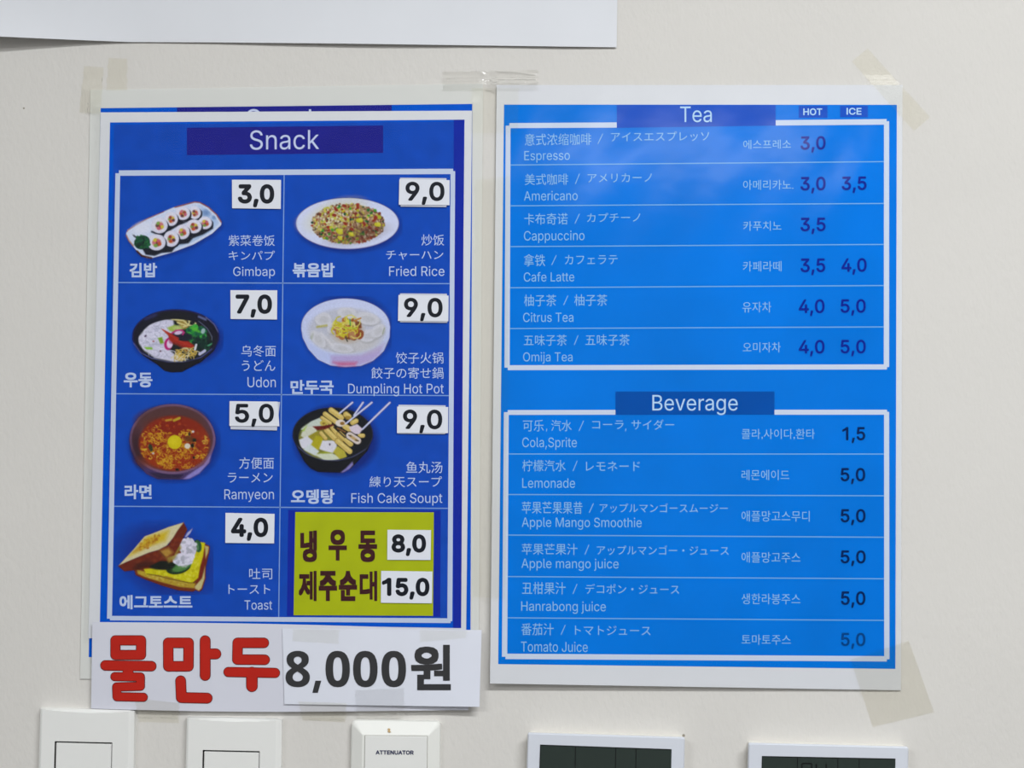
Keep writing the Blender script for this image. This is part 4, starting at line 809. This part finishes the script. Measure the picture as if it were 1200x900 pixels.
# ------------------------------------------------------------------ tape
def inside(q, px, py):
    ok = np.ones(np.shape(px), bool); q = np.asarray(q, float)
    for i in range(4):
        a, b = q[i], q[(i + 1) % 4]; ok &= ((b[0] - a[0]) * (py - a[1]) - (b[1] - a[1]) * (px - a[0])) >= 0
    return ok
def ground(px, py):
    """height of whatever lies on the wall at that spot"""
    h = np.zeros(np.shape(px))
    for q, f, k in [([(106, 105.3), (566, 98), (560.5, 798), (94, 795.5)], dOld, 0), ([(112, 124), (556, 120), (551, 746), (98.5, 752)], dNew, .95), ([(582.0, 99.6), (1057.6, 99.6), (1055.8, 809), (574.2, 801)], dR, .8),
                    ([(108.3, 727), (556, 736), (548.8, 836), (106.7, 831)], dS1, 0), ([(330.8, 736.6), (564.4, 738.4), (561.8, 828.4), (333.4, 825.2)], dS2, 0)]:
        i = inside(q, px, py); h = np.where(i, np.maximum(h, f(px, py) + k), h)
    return h
def tape(corners, m, label, torn=0.0, lift=0.22, amp=0.0, seed=1, group='pieces of clear tape', nx=36, ny=24, fix=None):
    rg = random.Random(seed); ja = [rg.uniform(-1, 1) for _ in range(200)]
    def ed(p, u, v):
        q = p.copy()
        if torn:
            c = np.asarray(corners, float); ax = c[1] - c[0]; ax = ax / np.linalg.norm(ax)
            j = np.array([ja[int(t * (ny)) % 200] for t in v])
            q += (ax[None, :] * (j * torn * ((u > .999) * 1.0 - (u < .001) * 1.0))[:, None])
        return q
    def d(px, py):
        ring = [(1, 0), (-1, 0), (0, 1), (0, -1), (.7, .7), (-.7, .7), (.7, -.7), (-.7, -.7)]
        def dil(x, y):
            g_ = ground(x, y)
            for ax, ay in ring: g_ = np.maximum(g_, ground(x + 6 * ax, y + 6 * ay))
            return g_
        h = dil(px, py)
        for ax, ay in ring: h = h + dil(px + 4.5 * ax, py + 4.5 * ay)
        h = h / 9.0                                        # the tape bridges steps in a smooth slope
        if amp: h = h + amp * np.maximum(0, np.sin(px * .55 + seed + 2 * np.sin(py * .25)) * np.sin(py * .6 + seed * 2 + np.sin(px * .2)) + .15)
        if fix: h = h + fix(px, py)
        return h + lift
    o = sheet('tape_piece', corners, d, m, None, nx, ny, 0.05, ed)
    return tag(o, label, 'tape', group)
def wrinkles(px, py):
    """thin raised creases where the tape was pressed down badly"""
    h = np.zeros(np.shape(px))
    for x0, y0, x1, y1, w, k in [(584, 83.2, 606, 84.0, 1.1, .8), (606, 84.0, 628, 87.5, 1.1, .8), (599, 93, 611, 95, 1.4, .7), (615, 96, 628, 94, 1.3, .7), (565, 86, 572, 90, 1.5, .9),
                                 (567, 91, 580, 93.5, 1.2, .8), (571, 84, 572, 96, 1.2, .8), (583, 97, 592, 94, 1.2, .6), (521, 92, 527, 90, 1.2, .6), (536, 92, 540, 96, 1.2, .5), (572, 102, 577, 103, 1.8, .9),
                                 (419.5, 834.5, 421.5, 841, 1.2, .9), (421, 834, 447, 840.5, 1.1, .9), (422, 841, 438, 841.5, 1.1, .7)]:
        L = (x1 - x0) ** 2 + (y1 - y0) ** 2; t = np.clip(((px - x0) * (x1 - x0) + (py - y0) * (y1 - y0)) / L, 0, 1)
        dd = np.hypot(px - x0 - t * (x1 - x0), py - y0 - t * (y1 - y0)); h = np.maximum(h, 0.38 * k * np.exp(-(dd / (1.15 * w)) ** 2))
    return h
T_old = film_mat('yellowed_tape', tint=(0.993, 0.989, 0.970), milk=0.0, gloss=0.3, rough=0.3, bump=0.3, bscale=500.0, dist=0.0004)
T_dim = film_mat('old_matt_tape', tint=(0.990, 0.986, 0.968), milk=0.0, gloss=0.15, rough=0.4)
T_clr = film_mat('clear_tape', tint=(0.9985, 0.998, 0.994), milk=0.0, gloss=0.45, rough=0.10)
T_glint = film_mat('thin_clear_tape', tint=(0.998, 0.997, 0.993), milk=0.0, gloss=0.25, rough=0.12)
T_soft = film_mat('matt_tape', tint=(0.995, 0.993, 0.980), milk=0.0, gloss=0.12, rough=0.25)
tape([(98.4, 77.3), (121.8, 79), (117.5, 133), (92.9, 132)], T_old, 'yellowed tape at the upper left corner of the older poster, touching its side', 1.0, seed=3)
tape([(126.7, 67.8), (149.6, 68.9), (148.5, 106), (125, 106)], T_dim, 'short yellowed tape remnant above the older poster, right of the corner tape', 0.8, seed=4)
tape([(519, 84), (630, 82), (630, 105.6), (519, 107)], T_clr, 'shiny wrinkled clear tape bridging the tops of both menus', 1.5, seed=5, nx=110, ny=60, fix=wrinkles)
tape([(553, 103), (608, 103), (606.5, 155), (552, 156)], T_soft, 'clear tape holding the upper left corner of the drinks menu', 0.6, seed=6, lift=0.5)
tape([(556.5, 211), (598, 206), (592, 702), (553.5, 699)], T_soft, 'long upright clear tape over the gap between the two menus', 0.8, seed=7, nx=24, ny=80, lift=0.35)
tape([(998.3, 72), (1016.7, 56.7), (1090, 137.4), (1071, 153.3)], T_old, 'yellowed tape slanting across the upper right corner of the drinks menu', 0.0, amp=0.10, seed=8, nx=24, ny=70)
tape([(997, 773), (1065, 750.7), (1094.7, 834.7), (1022.7, 852)], T_dim, 'wide yellowed tape over the lower right corner of the drinks menu', 0.0, seed=9, nx=36, ny=36)
tape([(158, 818), (210, 824), (209.4, 847.2), (163, 846)], T_dim, 'yellowed tape under the red lettered strip between the two light switches', 1.0, seed=10)
tape([(350, 822), (406, 824), (405, 846.5), (354, 844)], T_dim, 'yellowed tape below the price strip, left of the attenuator', 1.0, seed=11)
tape([(416, 808.5), (473.5, 806.5), (474, 841), (418, 842.5)], T_glint, 'clear tape on the lower edge of the price strip above the attenuator', 0.8, seed=12, nx=60, ny=44, fix=wrinkles)
tape([(343, 737), (397.8, 738.2), (396.2, 754.6), (343, 751.4)], T_soft, 'matt tape on the top edge of the price strip above the comma', 0.6, seed=13)
tape([(492, 738.4), (547.6, 739), (546, 747.4), (492.5, 752.4)], T_soft, 'matt tape on the top edge of the price strip above its last character', 0.6, seed=14)

# ------------------------------------------------------------------ switches and wall controls
M_plast = mat('white_plastic', (231, 231, 228), 0.42, 0.45, 0.01, 40.0)
M_plast2 = mat('cream_plastic', (233, 233, 228), 0.42, 0.45, 0.01, 40.0)
M_gap_shade = mat('gap_shade_dark', (40, 38, 36), 0.8, 0.1)  # dark colour in place of the shade around the rocker
def rr_loop(corners, inset, rad, d, n=6):
    """rounded rectangle loop inside four measured corners"""
    c = np.asarray(corners, float)
    wpx = np.linalg.norm(c[1] - c[0]); hpx = np.linalg.norm(c[3] - c[0]); pts = []
    for cx, cy, a0 in [(inset + rad, inset + rad, 180), (wpx - inset - rad, inset + rad, 270), (wpx - inset - rad, hpx - inset - rad, 0), (inset + rad, hpx - inset - rad, 90)]:
        for t in np.linspace(a0, a0 + 90, n + 1):
            pts.append((cx + rad * math.cos(math.radians(t)), cy + rad * math.sin(math.radians(t))))
    pts = np.array(pts); p = lerp4(c, pts[:, 0] / wpx, pts[:, 1] / hpx)
    return P(p[:, 0], p[:, 1], d)
def loft(name, loops, m, parent, cap=True, smooth=False):
    n = len(loops[0]); V = np.concatenate(loops); F = []
    for k in range(len(loops) - 1):
        for i in range(n):
            j = (i + 1) % n; F.append([k * n + i, k * n + j, (k + 1) * n + j, (k + 1) * n + i])
    if cap: F.append([(len(loops) - 1) * n + i for i in range(n)])
    o = mesh(name, V, F, m, parent)
    return o
def drop(loop, y=0.0):
    q = loop.copy(); q[:, 1] = y; return q

def light_switch(corners, rk, label):
    """curved cover plate with an opening, a gap coloured dark as shade and a rocker"""
    c = np.asarray(corners, float); org = P((c[3][0] + c[2][0]) / 2, (c[3][1] + c[2][1]) / 2, 0.0)
    t = empty('light_switch', org, label, 'light switch', 'light switches')
    W = np.linalg.norm(c[1] - c[0]); H = np.linalg.norm(c[3] - c[0])
    nx, ny = 44, 60
    rx0, rx1, ry0, ry1 = rk
    # grid lines that include the opening's edges
    us = np.unique(np.concatenate([np.linspace(0, 1, nx + 1), np.array([1.5, 5.0, W - 7.0, W - 1.5]) / W, np.array([rx0 - 1.7, rx1 + 0.7]) / W]))
    vs_ = np.unique(np.concatenate([np.linspace(0, 0.10, 22), np.linspace(0.1, 1, ny + 1), np.array([ry0 - 1.5, ry1 + 1.0]) / H]))
    U, Vv = np.meshgrid(us, vs_); x = U * W; y = Vv * H
    sag = 3.6 * (1 - (2 * U - 1) ** 2) + 0.3                    # the curved lip along the top edge
    lip = np.clip((sag - y) / np.maximum(sag, 1e-3), 0, 1); lipb = np.clip((sag - (H - y)) / np.maximum(sag, 1e-3), 0, 1)
    side = np.clip((x - (W - 6.5)) / 6.5, 0, 1); sidel = np.clip((2.0 - x) / 2.0, 0, 1)
    d = 6.5 - 2.6 * np.maximum(lip, lipb) - 2.2 * side - 1.2 * sidel
    p = lerp4(c, U.ravel(), Vv.ravel()); F3 = P(p[:, 0], p[:, 1], d.ravel())
    nu, nv = len(us), len(vs_); faces = []
    a0, a1, b0, b1 = (rx0 - 1.7) / W, (rx1 + 0.7) / W, (ry0 - 1.5) / H, (ry1 + 1.0) / H
    for j in range(nv - 1):
        for i in range(nu - 1):
            um, vm = (us[i] + us[i + 1]) / 2, (vs_[j] + vs_[j + 1]) / 2
            if a0 < um < a1 and b0 < vm < b1: continue
            k = j * nu + i; faces.append([k, k + nu, k + nu + 1, k + 1])
    rim = [i for i in range(nu)] + [nu - 1 + nu * j for j in range(1, nv)] + [(nv - 1) * nu + i for i in range(nu - 2, -1, -1)] + [nu * j for j in range(nv - 2, 0, -1)]
    n = len(F3); B = F3[rim].copy(); B[:, 1] = 0.0; V = np.concatenate([F3, B])
    for k in range(len(rim)):
        q = (k + 1) % len(rim); faces.append([rim[k], rim[q], n + q, n + k])
    mesh('cover_plate', V, faces, M_plast, t)
    q = lambda X, Y: lerp4(c, np.array(X) / W, np.array(Y) / H)
    # lining coloured dark as the rocker's shade, gap wider at top and left
    ring = q([rx0 - 1.7, rx1 + 0.7, rx1 + 0.7, rx0 - 1.7], [ry0 - 1.5, ry0 - 1.5, ry1 + 1.0, ry1 + 1.0])
    A = P(ring[:, 0], ring[:, 1], 6.5); Bk = A.copy(); Bk[:, 1] = -0.002
    mesh('gap_shade_lining', np.concatenate([A, Bk]), [[0, 1, 5, 4], [1, 2, 6, 5], [2, 3, 7, 6], [3, 0, 4, 7], [4, 5, 6, 7]], M_gap_shade, t)
    rr = q([rx0, rx1, rx1, rx0], [ry0 + .3, ry0 + .3, ry1, ry1])
    l0 = rr_loop(rr, 0, 0.8, 5.6, 3); l1 = rr_loop(rr, 0.0, 0.8, 6.2, 3); l2 = rr_loop(rr, 0.8, 0.8, 6.9, 3)
    base = drop(l0, -0.0022)
    loft('rocker', [base, l1, l2], M_plast, t)
    return t
light_switch([(47.3, 829.8), (157.6, 832.4), (154.5, 1022), (42.0, 1019)], (19.6, 84.4, 39.8, 152), 'white light switch under the left end of the red lettered strip')
light_switch([(218.9, 840.3), (330.2, 842.6), (328.0, 1032), (214.5, 1029)], (21.2, 85.4, 39.6, 152), 'white light switch between the other switch and the attenuator')

att = empty('attenuator_plate', P(463, 1030, 0.0), 'white wall plate with sloping edges, printed ATTENUATOR', 'wall plate')
ac = [(411.8, 843.4), (516.4, 845.0), (514.2, 1032), (408.4, 1030)]
L0 = rr_loop(ac, 0, 6, 4.0); L1 = rr_loop(ac, 1.2, 5.5, 5.2)
fc = [(423.8, 860.0), (503.2, 860.6), (502.0, 1014), (421.6, 1013)]
L2 = rr_loop(fc, 0, 1.2, 9.5); L3 = rr_loop(fc, 0.8, 1.0, 9.8)
loft('bevelled_cover', [drop(L0), L0, L1, L2, L3], M_plast2, att)
pc = [(427.8, 862.2), (500.6, 863.0), (499.6, 1010), (425.8, 1009)]
loft('face_panel', [drop(rr_loop(pc, 0, .6, 9.8), -0.0098), rr_loop(pc, 0, .6, 10.2), rr_loop(pc, 0.5, .5, 10.4)], M_plast, att)
grv = [(427.2, 861.7), (501.2, 862.5), (500.2, 1010.6), (425.2, 1009.6)]
loft('panel_seam', [rr_loop(grv, 0, .6, 9.86)], mat('seam_grey', (150, 146, 138), .7, .2), att)
lettering([('L', 'ATTENUATOR', 440.2, 484.8, 879.4, 884.3)], 10.55, mat('navy_plate_ink', (44, 50, 84), .5, .2), att, 0.3, 0.004)
st = Acc(); st.poly([(454, 854.2), (455.6, 853.4), (457.6, 854.2), (457.0, 856), (458.2, 858), (455.8, 858.4), (454.2, 857.6), (454.8, 856)], lambda x, y: 4.2 + (y - 843) * .33 + .5)
st.build('stain', mat('rust_stain', (186, 158, 116), .8, .1), att)

M_ctl = mat('controller_plastic', (212, 216, 225), 0.35, 0.45)
M_ctl2 = mat('controller_side_plastic', (228, 226, 218), 0.5, 0.4)
M_lcd = mat('lcd_glass', (44, 54, 50), 0.18, 0.5)
M_seg = mat('lcd_segment', (14, 17, 17), 0.4, 0.3)
def controller(cc, scn, lines, digits, label):
    c = np.asarray(cc, float)
    t = empty('wall_controller', P((c[2][0] + c[3][0]) / 2, (c[2][1] + c[3][1]) / 2, 0), label, 'controller', 'digital wall controllers')
    a0 = rr_loop(c, 0, 2.2, 9.5); a1 = rr_loop(c, 0.3, 2.2, 10.6); a2 = rr_loop(c, 1.4, 2.0, 11.4)
    h0 = rr_loop(c, 1.2, 2.2, 9.0)
    loft('back_housing', [drop(h0), h0, rr_loop(c, 2.4, 2.2, 9.4)], M_ctl2, t)
    loft('front_bezel', [drop(a0, -0.0075), a0, a1, a2], M_ctl, t)
    s = np.asarray(scn, float)
    o = sheet('screen', scn, 11.75, M_lcd, t, 1, 1, 0.3)
    W = np.linalg.norm(s[1] - s[0])
    rim = [[s[0], s[1], s[1] + (0, 1.0), s[0] + (0, 1.0)], [s[0], s[0] + (0.8, 0), s[3] + (0.8, 0), s[3]]]
    bars('screen_edge', rim, 11.85, M_seg, o)
    for lx in lines:
        u = (lx - s[0][0]) / W
        bars('screen_divider', [[(lx - .45, s[0][1] + u * (s[1] - s[0])[1] + 1), (lx + .45, s[0][1] + u * (s[1] - s[0])[1] + 1), (lx - 1.0, s[3][1] - 1), (lx - 1.9, s[3][1] - 1)]], 11.85, M_seg, o)
    for x, y, wd, on in digits:
        h = wd * 0.95; q = 1.5
        S = {'a': (x + 1, y, x + wd - 1, y + q), 'g': (x + 1, y + h, x + wd - 1, y + h + q), 'd': (x + 1, y + 2 * h, x + wd - 1, y + 2 * h + q),
             'f': (x, y + 1, x + q, y + h), 'b': (x + wd - q, y + 1, x + wd, y + h), 'e': (x, y + h + 1, x + q, y + 2 * h), 'c': (x + wd - q, y + h + 1, x + wd, y + 2 * h)}
        bars('segment_digit', [rect(*S[k]) for k in on], 11.9, M_seg, o)
    # buttons below the screen, outside the frame
    for k in range(3):
        bx = s[3][0] + W * (0.12 + 0.3 * k); by = s[3][1] + 18
        bq = [(bx, by), (bx + W * .18, by + 1), (bx + W * .18, by + 20), (bx, by + 19)]
        loft('button', [drop(rr_loop(bq, 0, 3, 11.0), -0.011), rr_loop(bq, 0, 3, 12.0), rr_loop(bq, 1, 3, 12.5)], M_ctl2, t)
    return t
controller([(618.4, 858.8), (802.6, 864.2), (799.5, 1054), (612.5, 1048)], [(633, 872.6), (787, 878), (785, 980), (629.6, 975)], [674.4, 721.6, 745.4], [],
           'white digital controller with blank dark screen, next to the attenuator plate')
controller([(877, 870.8), (1064.6, 875.4), (1062.5, 1066), (872, 1061)], [(893, 886), (1049.4, 889), (1047.6, 992), (889.6, 988)], [934.5, 982, 1007],
           [(939, 894, 13, 'abcdef'), (956, 894.4, 13, 'fbgc')], 'white digital controller with dark digits, nearest the wide yellowed tape')
